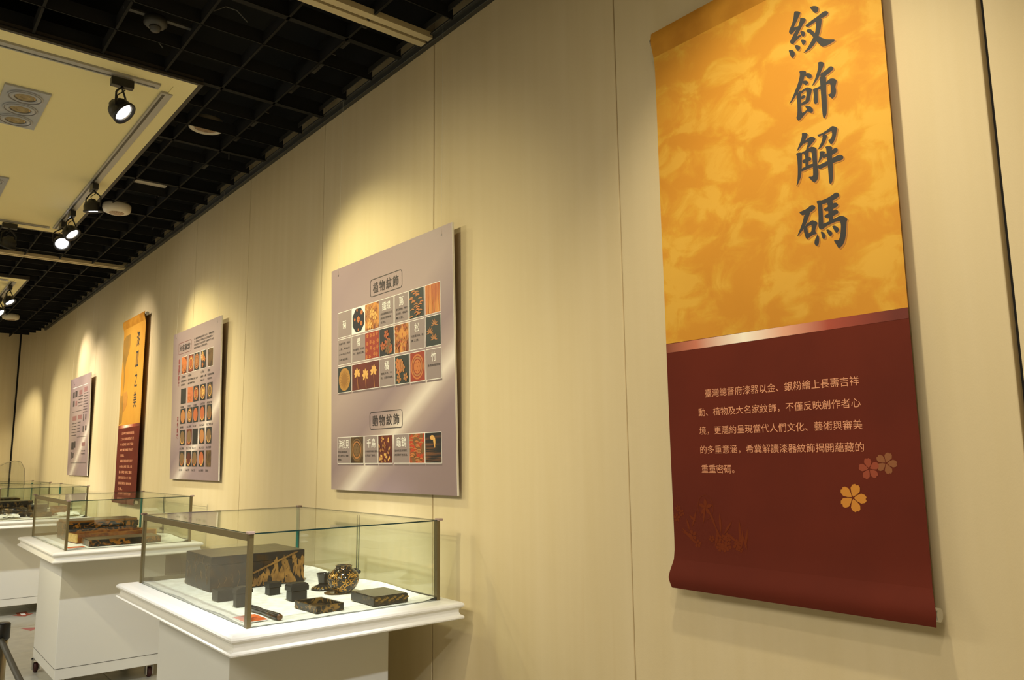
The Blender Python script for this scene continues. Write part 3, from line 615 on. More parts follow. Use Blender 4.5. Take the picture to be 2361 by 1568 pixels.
# origin of the traced lettering is the middle of the lower edge (millimetres)
CH = [[[(184.2,1644.2),(187.0,1645.0),(194.6,1643.4),(202.9,1639.0),(207.9,1633.8),(209.0,1626.8),(207.1,1622.3),(203.6,1619.6),(199.3,1619.7),(194.7,1623.3),(189.9,1632.2),(185.6,1640.3)],[(166.0,1598.0),(173.9,1599.9),(189.5,1604.6),(202.7,1607.0),(213.7,1610.5),(222.4,1613.3),(229.7,1611.3),(235.1,1606.2),(235.5,1601.2),(231.9,1598.1),(224.4,1596.3),(215.9,1597.0),(201.8,1594.5),(188.6,1592.5),(178.6,1590.0),(174.1,1588.6),(168.9,1592.3)],[(200.0,1599.6),(216.4,1596.3),(214.3,1583.2),(210.3,1565.7),(205.0,1552.0),(201.3,1545.1),(195.2,1535.9),(186.0,1527.1),(173.5,1520.6),(164.6,1519.1),(154.2,1519.2),(161.7,1523.6),(169.8,1529.8),(177.0,1538.6),(184.2,1547.3),(189.1,1554.9),(194.1,1564.5),(197.3,1578.1),(198.0,1595.1)],[(168.0,1580.2),(170.9,1582.6),(177.0,1582.3),(182.1,1578.6),(189.0,1568.9),(195.8,1557.2),(203.7,1548.3),(212.6,1538.9),(223.6,1530.3),(236.8,1524.1),(245.9,1520.3),(248.7,1516.9),(246.4,1513.8),(236.9,1512.1),(225.3,1510.9),(213.7,1511.5),(209.2,1515.3),(203.0,1525.0),(196.3,1535.5),(187.8,1552.2),(179.1,1566.9),(169.9,1576.5)],[(135.9,1653.6),(139.8,1653.4),(148.5,1648.9),(155.0,1643.0),(152.7,1637.3),(145.9,1628.3),(138.4,1617.4),(130.8,1607.1),(135.3,1606.7),(144.3,1605.9),(147.3,1601.2),(139.2,1598.2),(129.9,1593.7),(124.0,1590.2),(119.6,1592.2),(115.9,1597.8),(115.6,1603.5),(120.9,1611.1),(128.0,1623.4),(133.0,1637.7)],[(152.5,1626.3),(155.8,1625.9),(163.3,1621.8),(170.0,1614.8),(168.0,1610.3),(160.9,1603.7),(152.4,1594.4),(145.0,1584.6),(138.2,1576.1),(148.9,1577.3),(154.5,1577.0),(153.0,1572.2),(142.7,1568.0),(133.4,1563.4),(127.4,1558.9),(122.9,1559.4),(117.6,1565.4),(116.7,1570.8),(121.9,1577.3),(128.2,1585.6),(136.8,1596.0),(144.1,1602.7),(148.7,1612.6),(151.5,1620.2)],[(150.1,1586.1),(156.2,1585.2),(162.5,1580.5),(164.4,1573.6),(162.2,1568.1),(157.1,1566.8),(154.1,1571.7),(151.3,1579.5)],[(149.5,1561.7),(156.5,1559.4),(162.8,1554.7),(165.2,1548.7),(162.1,1544.1),(156.4,1542.0),(153.4,1546.8),(151.2,1554.4)],[(129.2,1553.1),(137.0,1551.3),(144.4,1545.3),(147.3,1539.7),(145.3,1534.0),(138.9,1531.5),(135.3,1536.1),(132.1,1545.2)],[(110.4,1546.4),(117.3,1545.0),(124.9,1539.6),(129.4,1531.0),(128.9,1524.6),(125.2,1519.6),(120.0,1518.0),(116.9,1523.2),(113.7,1533.4)]],[[(138.5,1469.0),(142.2,1470.7),(152.1,1467.2),(159.3,1461.7),(158.3,1456.6),(153.4,1449.9),(149.4,1437.8),(144.1,1427.4),(133.5,1412.3),(127.3,1406.6),(120.2,1398.1),(110.6,1390.5),(101.3,1384.9),(106.9,1393.1),(115.6,1406.1),(124.5,1421.4),(133.4,1437.9),(139.1,1454.4),(140.3,1462.7)],[(157.7,1456.2),(165.1,1454.4),(171.7,1449.9),(175.5,1442.2),(173.8,1436.7),(168.2,1435.9),(162.3,1441.3),(158.3,1447.9),(153.4,1449.9),(155.0,1454.2)],[(147.5,1437.9),(155.0,1436.4),(161.0,1432.5),(163.3,1426.1),(160.9,1422.1),(155.2,1422.1),(150.5,1426.8),(147.1,1432.5)],[(126.1,1408.3),(136.5,1410.5),(139.2,1403.3),(138.9,1389.7),(137.6,1372.9),(138.0,1360.4),(138.2,1345.5),(145.9,1346.4),(154.3,1350.1),(157.7,1344.5),(147.9,1339.5),(138.5,1331.8),(131.8,1327.5),(127.2,1326.0),(122.5,1331.4),(120.4,1338.3),(123.4,1343.4),(125.4,1358.8),(126.0,1379.7),(125.4,1398.6)],[(132.8,1412.0),(140.4,1410.3),(149.5,1413.5),(157.2,1414.9),(165.7,1410.9),(173.3,1403.6),(170.8,1394.8),(166.8,1384.0),(163.5,1373.0),(158.8,1368.0),(152.4,1367.3),(144.9,1368.3),(138.4,1366.4),(137.8,1374.7),(144.3,1376.6),(152.0,1378.6),(155.5,1392.0),(155.9,1406.7),(150.2,1406.4),(143.6,1402.8),(138.5,1402.3)],[(139.2,1394.6),(145.7,1395.8),(151.8,1392.9),(152.1,1388.4),(147.5,1385.9),(138.5,1384.9)],[(148.3,1362.7),(155.8,1361.2),(165.3,1354.6),(171.0,1347.0),(171.9,1339.3),(168.9,1335.6),(164.0,1336.4),(159.3,1340.9),(155.9,1345.8),(154.3,1350.1),(152.2,1355.1)],[(195.2,1472.9),(201.3,1473.1),(209.6,1468.7),(212.9,1463.6),(210.5,1456.0),(205.6,1448.3),(200.6,1438.7),(195.7,1430.3),(189.0,1423.2),(181.1,1416.5),(173.5,1411.9),(177.5,1419.2),(183.2,1428.0),(189.8,1442.5),(194.5,1455.3),(196.2,1466.9)],[(200.0,1438.4),(208.6,1439.7),(218.6,1442.9),(227.4,1447.8),(233.4,1446.8),(238.3,1440.9),(238.5,1435.9),(232.3,1432.5),(223.6,1428.7),(216.1,1426.3),(215.9,1423.4),(199.3,1430.0)],[(197.0,1431.0),(216.0,1424.5),(215.1,1404.3),(213.3,1380.8),(213.3,1356.7),(212.1,1333.0),(209.6,1316.0),(205.5,1309.0),(201.7,1307.0),(199.0,1311.4),(198.1,1323.7),(197.8,1344.3),(197.8,1368.6),(197.7,1391.7),(197.9,1411.1)],[(175.7,1402.7),(182.5,1402.5),(189.9,1402.0),(198.6,1403.5),(199.1,1394.2),(193.1,1395.3),(189.2,1393.2),(188.1,1378.3),(188.0,1363.8),(185.9,1357.3),(180.3,1356.3),(176.3,1360.3),(175.0,1368.7),(176.7,1382.7),(176.4,1395.1)],[(214.8,1408.0),(221.0,1410.4),(227.2,1412.8),(235.4,1410.3),(242.1,1405.0),(245.0,1399.6),(242.9,1392.1),(239.9,1384.8),(241.4,1373.5),(240.2,1364.4),(236.1,1357.6),(229.2,1353.3),(225.4,1358.1),(216.7,1370.4),(225.1,1369.6),(226.5,1380.5),(226.9,1393.6),(224.4,1400.6),(219.0,1400.3),(214.1,1399.8)]],[[(133.5,1287.1),(139.9,1286.6),(147.7,1283.1),(151.6,1278.3),(148.1,1271.0),(141.5,1262.2),(136.2,1254.9),(130.6,1250.9),(122.0,1244.6),(113.8,1240.0),(119.6,1249.2),(125.8,1260.3),(131.4,1271.5),(134.1,1281.0)],[(141.5,1262.2),(149.1,1265.5),(157.3,1268.6),(166.3,1265.6),(173.1,1259.4),(170.8,1254.4),(163.8,1249.0),(155.4,1242.8),(146.2,1235.4),(141.3,1231.8),(144.5,1239.8),(148.5,1248.9),(149.7,1256.2),(143.0,1255.9),(136.2,1254.2)],[(130.6,1232.7),(140.0,1233.5),(148.3,1237.3),(159.1,1239.2),(168.0,1235.4),(174.4,1228.9),(173.5,1212.5),(172.8,1193.7),(173.3,1174.4),(174.7,1158.8),(172.4,1145.5),(167.3,1138.2),(161.9,1134.9),(155.7,1140.2),(149.7,1148.3),(143.8,1157.1),(158.0,1153.6),(159.2,1172.3),(160.0,1197.6),(159.3,1215.8),(158.1,1225.2),(149.0,1228.1),(139.6,1227.2),(130.2,1227.6)],[(112.4,1233.9),(117.2,1235.0),(125.2,1233.4),(133.1,1229.9),(129.8,1225.2),(128.5,1207.4),(126.6,1187.3),(125.1,1176.1),(122.1,1162.8),(115.9,1150.5),(106.0,1139.3),(109.8,1150.9),(112.7,1166.9),(114.8,1192.2),(115.0,1214.2),(113.9,1226.3)],[(140.0,1232.3),(151.7,1228.5),(149.9,1222.6),(149.5,1207.3),(147.8,1193.7),(145.8,1184.1),(137.2,1185.4),(139.2,1204.1),(138.4,1219.8),(135.6,1227.2)],[(128.8,1208.6),(137.0,1209.9),(147.8,1212.3),(154.3,1210.3),(156.9,1205.6),(155.0,1201.1),(145.6,1199.5),(134.8,1199.0),(129.8,1203.1)],[(126.6,1186.7),(138.0,1187.7),(148.9,1190.8),(162.0,1190.0),(161.3,1180.6),(146.8,1179.9),(132.0,1177.9),(125.2,1177.4)],[(178.8,1265.8),(182.2,1267.3),(192.5,1266.9),(205.7,1270.7),(216.2,1274.7),(223.4,1277.5),(231.3,1272.6),(237.4,1266.7),(234.0,1258.5),(231.9,1247.9),(228.0,1237.9),(223.0,1230.7),(216.4,1226.8),(213.5,1230.7),(208.1,1242.6),(216.4,1243.0),(220.0,1249.4),(221.4,1259.0),(219.9,1263.9),(211.6,1263.6),(202.5,1261.6),(193.5,1262.1),(183.0,1260.3)],[(198.7,1262.9),(207.2,1256.2),(202.4,1243.9),(195.2,1233.6),(187.0,1227.3),(177.5,1225.1),(182.1,1231.5),(189.5,1243.1),(193.5,1254.5),(193.4,1260.9)],[(181.7,1217.6),(187.5,1217.6),(195.0,1214.6),(197.6,1211.2),(194.4,1205.9),(190.2,1200.9),(184.5,1193.8),(175.1,1186.8),(178.0,1194.6),(181.5,1206.2)],[(190.5,1205.9),(200.8,1205.8),(213.8,1209.8),(225.5,1214.2),(231.6,1212.2),(233.7,1206.5),(231.4,1201.0),(223.1,1198.7),(215.4,1197.3),(203.9,1196.6),(193.6,1194.8),(188.7,1198.2)],[(173.1,1180.2),(186.2,1181.9),(201.8,1184.7),(218.5,1188.2),(233.9,1192.1),(242.4,1189.7),(248.0,1182.1),(245.7,1176.6),(238.7,1174.4),(222.5,1174.5),(204.6,1172.4),(190.4,1169.9),(179.3,1168.2),(173.8,1173.0)],[(198.7,1226.0),(204.9,1226.2),(213.6,1223.3),(219.3,1218.1),(217.2,1207.4),(216.3,1192.7),(216.8,1173.7),(215.7,1155.3),(214.6,1136.9),(211.6,1122.9),(206.2,1118.2),(202.7,1122.3),(202.6,1136.7),(202.4,1159.3),(201.8,1184.7),(201.7,1209.9),(201.2,1220.2)]],[[(109.6,1064.5),(121.0,1065.7),(132.4,1068.1),(141.4,1072.9),(148.9,1074.7),(155.4,1071.0),(158.1,1066.2),(155.9,1060.9),(148.9,1057.4),(140.0,1054.3),(127.5,1052.7),(118.8,1053.1),(112.9,1058.2)],[(123.8,1052.5),(142.6,1056.0),(136.7,1043.3),(129.6,1029.7),(124.0,1021.6),(117.0,1011.4),(107.7,1004.1),(97.7,996.6),(104.3,1008.4),(112.9,1024.2),(118.8,1035.9)],[(118.3,1020.6),(130.3,1022.4),(130.4,1015.3),(131.6,998.5),(132.6,986.5),(128.5,982.1),(124.5,985.4),(121.4,994.9),(119.2,1007.3)],[(125.5,1024.8),(134.3,1027.3),(144.6,1032.5),(152.9,1029.2),(161.5,1021.9),(157.8,1013.4),(153.5,1005.1),(153.0,998.2),(157.4,991.3),(147.6,991.2),(138.9,988.6),(131.8,984.3),(131.0,998.6),(141.0,1000.4),(143.0,1011.1),(143.3,1019.2),(137.5,1019.5),(128.6,1016.9)],[(162.1,1079.8),(166.6,1082.8),(175.0,1081.1),(180.7,1077.8),(178.3,1069.1),(178.3,1052.7),(177.9,1031.8),(177.2,1014.5),(180.1,1005.7),(172.4,999.4),(166.6,1001.9),(162.8,1007.5),(163.7,1023.7),(165.3,1040.8),(165.2,1064.3),(164.7,1073.8)],[(171.4,1081.5),(178.5,1080.2),(193.0,1082.1),(205.2,1085.8),(216.1,1090.6),(222.5,1089.9),(227.4,1084.9),(227.5,1079.1),(222.0,1075.4),(208.8,1071.5),(195.6,1069.2),(183.7,1068.8),(175.3,1069.3)],[(192.1,1070.1),(208.8,1071.5),(208.4,1058.8),(205.5,1036.4),(205.1,1015.8),(192.8,1016.5),(194.3,1027.7),(193.7,1044.1),(193.8,1060.3)],[(180.8,1055.0),(191.2,1057.5),(202.2,1061.6),(211.7,1063.9),(218.7,1062.5),(222.9,1056.7),(220.8,1052.1),(211.8,1049.3),(202.2,1046.5),(191.5,1046.4),(184.5,1048.8)],[(181.2,1035.7),(191.0,1039.0),(201.8,1042.0),(211.4,1044.7),(218.3,1043.3),(222.5,1036.7),(219.8,1032.2),(211.5,1030.3),(200.7,1027.3),(190.1,1027.6),(184.3,1030.2)],[(176.6,1014.7),(191.6,1016.8),(206.0,1020.2),(216.8,1023.2),(226.2,1024.9),(235.2,1021.5),(245.8,1011.4),(241.9,1004.5),(240.0,987.9),(237.6,971.5),(233.5,955.5),(226.9,944.5),(217.1,937.4),(213.8,939.4),(207.8,952.1),(202.3,963.9),(216.5,959.5),(221.4,969.6),(224.4,985.9),(226.0,999.2),(224.5,1010.4),(212.4,1011.7),(196.9,1008.6),(184.9,1005.7),(173.6,999.1),(169.2,1003.7)],[(201.2,1002.9),(209.3,1001.9),(217.0,995.1),(219.9,988.7),(217.2,983.1),(212.4,980.8),(208.1,985.8),(204.1,995.3)],[(183.9,996.7),(190.1,995.8),(197.8,989.4),(200.8,982.3),(198.6,977.1),(193.8,975.7),(190.1,980.2),(186.0,989.3)],[(167.9,994.7),(173.2,993.6),(178.7,986.9),(181.7,979.9),(179.5,974.0),(174.6,971.7),(171.3,976.5),(169.6,986.1)],[(158.4,989.3),(161.1,984.6),(162.5,976.1),(160.9,966.0),(158.6,959.6),(154.3,958.0),(149.7,961.0),(147.4,967.9),(149.5,975.6),(155.0,983.7)]]]
for ci, ch in enumerate(CH):
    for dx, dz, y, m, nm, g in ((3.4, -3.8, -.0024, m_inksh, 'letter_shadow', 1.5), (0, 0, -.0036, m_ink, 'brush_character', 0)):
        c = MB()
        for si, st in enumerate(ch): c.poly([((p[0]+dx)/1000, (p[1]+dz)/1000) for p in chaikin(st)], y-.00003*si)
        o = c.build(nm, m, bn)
sp = MB().add([(-w/2, -.0022, hh-.002), (w/2, -.0022, hh+.001), (w/2, -.0022, hh-.026), (-w/2, -.0022, hh-.030)], [(0, 3, 2, 1)]); sp.build('gold_stripe', m_stripe, bn)
LN = [('臺灣總督府漆器以金、銀粉繪上長壽吉祥', -1.456, 1.7335), ('動、植物及大名家紋飾\uff0c不僅反映創作者心', -1.483, 1.677), ('境\uff0c更隱約呈現當代人們文化、藝術與審美', -1.483, 1.6215), ('的多重意涵\uff0c希冀解讀漆器紋飾揭開蘊藏的', -1.483, 1.5645), ('重重密碼。', -1.482, 1.508)]
for s, x0, zc in LN:
    x1 = -.977 if len(s) > 8 else -1.366
    text(s, x0+1.219, x1+1.219, zc-1.15-.0125, zc-1.15+.0125, -.0030, m_print_peach, bn, 0)
for (fx, fz, r_, a_, m_) in ((-1.017, 1.437, .036, 1.2, m_flower), (-.9685, 1.510, .027, 1.7, m_flower2), (-.9245, 1.524, .027, 1.2, m_flower3)):
    c = MB(); flower(c, fx+1.219, fz-1.15, r_, a_, 5, -.0022); c.build('printed_blossom', m_, bn)
c = MB(); o_ = ell(-1.475+1.219, 1.395-1.15, .028, .036, 30); i_ = ell(-1.475+1.219, 1.395-1.15, .0265, .0345, 30)
c.add([(p[0], -.0032, p[1]) for p in o_+i_], [(k, (k+1) % 30, 30+(k+1) % 30, 30+k) for k in range(30)])
random.seed(3)
for k in range(34):
    u = random.random(); px = -.37+.26*u; pz = .10+.13*random.random()*(1-u)+.03
    (flower(c, px, pz, random.uniform(.008, .016), random.random()*6, 5, -.0032-.00003*(k % 4)) if k % 2 else c.poly(leaf(px, pz, random.uniform(.3, 2.8), random.uniform(.03, .07), .004), -.0032-.00001*k))
for k in range(5): c.poly(leaf(-.256, .245, k*1.257+.3, .026, .006), -.0034-.00003*k)
c.build('faint_pattern', m_faint, bn)
b2n, w2, hh2, tt2 = banner('wall_banner', -8.650, -7.845, 2.965, 1.905, 1.150, 1.953, 'far narrow looking orange banner hanging between two mauve boards', 'orange and red wall banners', m_banplain)
for k, ch in enumerate('漆皿之美'): text(ch, .115, .22, 1.50-k*.197-.0, 1.655-k*.197, -.0026, m_ink, b2n, .016, 'brush_character')
sp = MB().add([(-w2/2, -.0022, hh2-.002), (w2/2, -.0022, hh2+.001), (w2/2, -.0022, hh2-.026), (-w2/2, -.0022, hh2-.030)], [(0, 3, 2, 1)]); sp.build('gold_stripe', m_stripe, b2n)
mg = noisy('print_olive_vessel', srgb(140, 108, 42), srgb(178, 130, 46), 4, .35, .65, rough=.65)
c = MB().poly([(-.395, 1.62), (-.30, 1.66), (-.14, 1.66), (-.13, 1.55), (-.17, 1.47), (-.24, 1.40), (-.28, 1.30), (-.25, 1.2), (-.29, 1.08), (-.26, .98), (-.28, .78), (-.395, .76)], -.0018); c.build('vessel_print', mg, b2n)
MB().poly([(-.28, 1.08), (-.15, 1.09), (-.10, 1.03), (-.13, .95), (-.20, .90), (-.28, .88)], -.0021).build('vessel_print', noisy('print_pale_bowl', srgb(206, 148, 60), srgb(190, 126, 40), 5, rough=.65), b2n)
LS = ['日本時代的臺灣漆 藝 品', '之 多以漆畫裝飾而成傳統', '料 如蓬萊塗 為主 子 品紋', '蒔繪 臺灣總督 府自訂', '之漆器皿。', '總督府漆器皿常見用 於', '木材胎以朱漆 黑漆 上塗', '器 以蒔繪 裝飾之 圖紋', '飾多取自日本 之傳統紋', '樣與臺灣花果 植物紋樣', '之美。']
for k, s in enumerate(LS):
    z = .672-.0535*k; text(s, -.27+(.03 if k in (0, 5) else 0), (.215 if len(s) > 7 else -.10), z-.013, z+.013, -.0030, m_print_peach, b2n, .01)

conform(bn); conform(b2n)
# ================================================================ DISPLAY CASES
def ring_profile(x0, x1, y0, y1, prof):
    vs = []; n = len(prof)
    for ins, z in prof: vs += [(x1-ins, y0+ins, z), (x1-ins, y1-ins, z), (x0+ins, y1-ins, z), (x0+ins, y0+ins, z)]
    fs = []
    for k in range(n-1):
        for i in range(4): fs.append((k*4+i, k*4+(i+1) % 4, (k+1)*4+(i+1) % 4, (k+1)*4+i))
    return vs, fs
def make_case(loc, Lx, label, Wy=.955, b0=.30, gf=1.294):
    r = root('display_case', loc, label, 'display case', 'white glass topped display cases')
    x0, x1, y0, y1 = -Lx, 0, 0, Wy
    bx1, bx0, by0, by1 = -.32, -Lx+.33, .115, .79
    MB().box(bx0, bx1, by0, by1, .10, .90).build('cabinet_body', m_white, r, bevel=.003)
    MB().box(bx0-.001, bx1+.0012, by0-.001, by1+.001, .171, .174).build('kick_line', m_rail, r)
    for (cx, cy) in ((bx1-.09, by0+.05), (bx1-.09, by1-.05), (bx0+.045, by0+.015), (bx0+.09, by1-.05)):
        k = MB().box(-.02, .02, -.026, -.018, .02, .10).box(-.02, .02, .018, .026, .02, .10).box(-.025, .025, -.026, .026, .088, .10).build('caster', m_silver, r, loc=(cx, cy, 0))
        MB().lathe([(.0001, -.014), (.030, -.014), (.036, -.010), (.036, .010), (.030, .014), (.0001, .014)], (0, 0, .036), 20, M=Matrix.Rotation(R_(90), 3, 'X')).build('wheel', m_rubber, k)
    prof = [(.12, .8955), (.030, .897), (.008, .899), (.001, .903), (.0, .908), (.003, .913), (.013, .918), (.017, .928), (.016, .938), (.008, .944), (.001, .949), (0, .955), (.003, .962), (.012, .967), (.035, .970), (.10, .9715)]
    vs, fs = ring_profile(x0, x1, y0, y1, prof); mb = MB().add(vs, fs, 0, False)
    n = len(prof); mb.f.append((n*4-4, n*4-3, n*4-2, n*4-1)); mb.mi.append(0); mb.sm.append(False); mb.build('moulded_ledge', m_ledge, r)
    gx1, gx0, gy0, gy1 = -.082, -Lx+.09, .085, .885; zb, zt, t = .9715, gf, .005
    def pane(nm, a, b, c, d_, e, f, edges): # glass slab; faces listed in edges take the coloured edge material
        mb = MB().box(a, b, c, d_, e, f); dims = ((b-a), (d_-c), (f-e)); thin = dims.index(min(dims))
        fa = {2: (0, 1), 1: (2, 4), 0: (3, 5)}[thin]
        for i in range(6): mb.mi[i] = 0 if i in fa else edges
        return mb.build(nm, [m_glass, m_edge, m_edgek], r)
    pane('front_pane', gx0, gx1, gy0, gy0+t, zb, zt-.012, 2); pane('end_pane', gx1-t, gx1, gy0+t, gy1, zb, zt-t, 2)
    pane('end_pane', gx0, gx0+t, gy0+t, gy1, zb, zt-t, 1); pane('top_pane', gx0, gx1, gy0, gy1, zt-t, zt, 2)
    xm = (gx0+gx1)/2
    pane('sliding_pane', xm-.003, gx1-.012, gy1-.012, gy1-.007, zb+.012, zt-.012, 2); pane('sliding_pane', gx0+.012, xm+.003, gy1-.004, gy1+.001, zb+.012, zt-.012, 2)
    MB().box(gx0-.001, gx0+.007, gy1-.014, gy1+.001, zb+.012, zt-.005).build('glass_edge', m_edge, r)
    MB().box(xm-.006, xm+.014, gy1-.03, gy1-.012, zb+.045, zb+.062).lathe([(.007, 0), (.008, .03)], (xm+.02, gy1-.022, zb+.05), 12, M=Matrix.Rotation(R_(90), 3, 'Y')).build('lock', m_black, r)
    MB().box(gx0, gx1, gy1-.016, gy1+.006, zb-.002, zb+.012).build('sliding_track', m_rail, r)
    for (a, b, c, d_) in ((gx1-.022, gx1+.003, gy0-.003, gy0+.012), (gx1-.022, gx1+.003, gy1-.012, gy1+.003), (gx0-.003, gx0+.015, gy0-.003, gy0+.012)):
        MB().box(a, b, c, d_, zb-.002, zt-.002).build('corner_post', m_bronze, r, bevel=.001)
    MB().box(gx0+.015, gx1-.022, gy0-.003, gy0+.010, zt-.028, zt-.003).build('top_rail', m_bronze, r, bevel=.001)
    MB().box(gx0-.003, gx0+.006, gy0+.012, gy1, zb, zb+.022).build('bottom_rail', m_bronze, r, bevel=.001)
    for (a, b) in ((gx1, gy0), (gx1, gy1), (gx0, gy0), (gx0, gy1)):
        MB().box(a-.020, a+.008, b-.010, b+.014, zt-.004, zt+.006).build('corner_clip', m_clip, r, bevel=.002)
    # cloth lining: gently creased sheet, curled up at the back and left edges
    nx, ny = 70, 44; vs = []
    for j in range(ny+1):
        for i in range(nx+1):
            x = gx0+.008+(gx1-gx0-.016)*i/nx; y = gy0+.007+(gy1-gy0-.024)*j/ny
            ex = min(j/ny, 1-j/ny)*ny; ey = min(i/nx, 1-i/nx)*nx
            z = .9735+.0035*abs(noise.noise(Vector((x*6, y*6, loc[0]))))*(1 if 4 < ex else .6)
            back = max(0, 1-(gy1-.017-y)/.07); z += .022*back*back*(.7+.3*math.sin(x*9))
            front = max(0, 1-(y-gy0)/.06); z += .008*front*front*(.5+.5*math.sin(x*13))
            vs.append((x, y, z))
    fs = [(j*(nx+1)+i, j*(nx+1)+i+1, (j+1)*(nx+1)+i+1, (j+1)*(nx+1)+i) for j in range(ny) for i in range(nx)]
    MB().add(vs, fs, 0, True).build('cloth_lining', m_cloth, r)
    return r
C1 = (-2.690, .990, 0); C2 = (-5.90, .990, 0); C3 = (-9.36, .990, 0); C4 = (-11.60, .990, 0)
make_case(C1, 1.545, 'nearest white display case with bronze framed glass, cut by the lower picture edge')
make_case(C2, 1.50, 'second white display case, showing its full cabinet and casters')
make_case(C3, 1.70, 'third white display case at the left edge behind the second one')
make_case(C4, 1.55, 'farthest white display case, mostly hidden behind the third one')

# ---------------------------------------------------------------- lacquerware
ZC = .9775
def box_thing(name, x0, x1, y0, y1, h, label, m, group=None, rz=0, lid=0., lidout=0., mlid=None, bevel=.003, z=ZC, cat='box', gap=True):
    cx, cy = (x0+x1)/2, (y0+y1)/2; hx, hy = (x1-x0)/2, (y1-y0)/2
    r = root(name, (cx, cy, z), label, cat, group, rz); hb = h-lid
    MB().box(-hx, hx, -hy, hy, 0, hb-(.0012 if gap else 0)).build('body', m, r, bevel=bevel)
    if lid: MB().box(-hx-lidout, hx+lidout, -hy-lidout, hy+lidout, hb, h).build('lid', mlid or m, r, bevel=bevel)
    return r, hx, hy
G1 = 'black lacquer pieces in the nearest case'
m_big = noisy('lacquer_big_box', (.012, .010, .010), srgb(48, 32, 16), 9, .5, .66, rough=.35, detail=4, dist=2.5, spec=.12)
bb, hx, hy = box_thing('lacquer_box', -3.945, -3.597, 1.222, 1.662, .148, 'large black lacquer box with gold hanging leaves', m_big, G1, lid=.036, mlid=m_big)
MB().box(-hx+.004, hx-.004, -hy+.004, hy-.004, .1482, .1492).build('brown_top', m_lgtop, bb)
random.seed(11); lf = MB()
def fleaf(y, z, a, L_, w_, k):   # gold leaf on the end face (plane x = hx)
    for q in [leaf(y, z, a, L_, w_)]:
        q = [(min(max(p[0], -hy+.004), hy-.004), min(max(p[1], .004), .142)) for p in q]
        lf.add([(hx+.0010+.00004*k, p[0], p[1]) for p in q], [tuple(range(len(q)))])
k = 0
for (cy, ct) in ((.035, .085), (.085, .125), (.125, .135), (.175, .142), (.06, .06), (.105, .075), (.135, .08), (.02, .05), (.20, .13), (.155, .06), (-.02, .055)):
    for q in range(9):
        k += 1; fleaf(cy+random.uniform(-.016, .016), ct-q*.009+random.uniform(-.004, .004), R_(-92+random.uniform(-26, 26)), random.uniform(.038, .058), random.uniform(.0055, .0085), k)
for q in range(26):   # diagonal branch
    t = q/25; k += 1; fleaf(-.04+.20*t, .058+.075*t, R_(24), .03, .0045, k)
lf.build('gold_leaf_pattern', m_goldleaf, bb)
tr_ = MB()
for q in range(12):
    y0_ = -hy+.03+q*.03; tr_.tube([(hx+.0012, y0_, .01+.02*(q % 3)), (hx+.0014, y0_+.012, .03+.02*(q % 2)), (hx+.0012, y0_+.004, .05+.01*(q % 4))], .0007, 4)
tr_.build('gold_vine', m_goldleaf, bb)
sf = MB()
for q in range(20):
    x_ = -hx+.02+.3*random.random(); z_ = .02+.09*random.random(); sf.tube([(x_, -hy-.0010, z_), (x_+.015*random.uniform(-1, 1), -hy-.0012, z_+.018), (x_+.02*random.uniform(-1, 1), -hy-.001, z_+.035)], .0009, 4)
sf.build('gold_vine', mat('dull_gold', srgb(110, 84, 40), .4, .3), bb)
box_thing('lacquer_box', -3.402, -3.330, 1.165, 1.242, .046, 'low plain black block shaped box left of the near post', m_lacqm, G1, bevel=.002)
r, hx, hy = box_thing('lacquer_box', -3.19, -3.15, 1.176, 1.236, .052, 'upright round topped black box half behind the near bronze post', m_lacqm, G1, bevel=.004)
c = MB(); pr = [(-hy-.003, .0), (-hy-.003, .012)]+[(-(hy+.003)*math.cos(a), .012+.012*math.sin(a)) for a in [R_(18*i) for i in range(1, 10)]]+[(hy+.003, .012), (hy+.003, .0)]
vs = [(sx_*(hx+.003), p[0], .052+p[1]) for sx_ in (-1, 1) for p in pr]; n = len(pr)
c.add(vs, [(i, i+1, n+i+1, n+i) for i in range(n-1)]+[tuple(range(n-1, -1, -1)), tuple(range(n, 2*n)), (0, n, 2*n-1, n-1)]).build('lid', m_lacqm, r)
box_thing('lacquer_box', -3.386, -3.336, 1.386, 1.434, .050, 'small black box with wide flat lid, in front of the gold leaf box', m_lacqm, G1, lid=.020, lidout=.004, bevel=.0015)
r, hx, hy = box_thing('lacquer_box', -3.190, -3.135, 1.397, 1.464, .038, 'small black box with a domed overhanging lid behind the square tray', m_lacqm, G1, bevel=.002)
c = MB(); X, Y_ = hx+.005, hy+.006
lv = [(1, 0), (1, .017), (.93, .024), (.72, .030)]
vs = [(sx_*X*q, sy_*(Y_-(1-q)*X), .038+z_) for q, z_ in lv for sx_, sy_ in ((1, -1), (1, 1), (-1, 1), (-1, -1))]
fs = [(k*4+i, k*4+(i+1) % 4, (k+1)*4+(i+1) % 4, (k+1)*4+i) for k in range(3) for i in range(4)]+[(3, 2, 1, 0), (12, 13, 14, 15)]
c.add(vs, fs).build('lid', m_lacqm, r, bevel=.002)
# square tray
r = root('lacquer_tray', (-2.912, 1.410, ZC), 'square black and gold tray near the front edge of the nearest case', 'tray', G1, R_(3))
a, b = .088, .058; t = .005
MB().box(-a, a, -b, b, 0, .005).build('tray_base', m_lg1, r)
MB().box(-a, a, -b, -b+t, .005, .026).box(-a, a, b-t, b, .005, .026).box(-a, -a+t, -b+t, b-t, .005, .026).box(a-t, a, -b+t, b-t, .005, .026).build('tray_side', m_lg1, r, bevel=.0015)
rm = MB()
for q in ((-a, a, -b, -b+.0015), (-a, a, b-.0015, b), (a-.0015, a, -b, b), (-a, -a+.0015, -b, b)): rm.box(*q, .0262, .0268)
rm.build('gold_rim', mat('rim_gold', srgb(120, 90, 42), .35, .4), r)
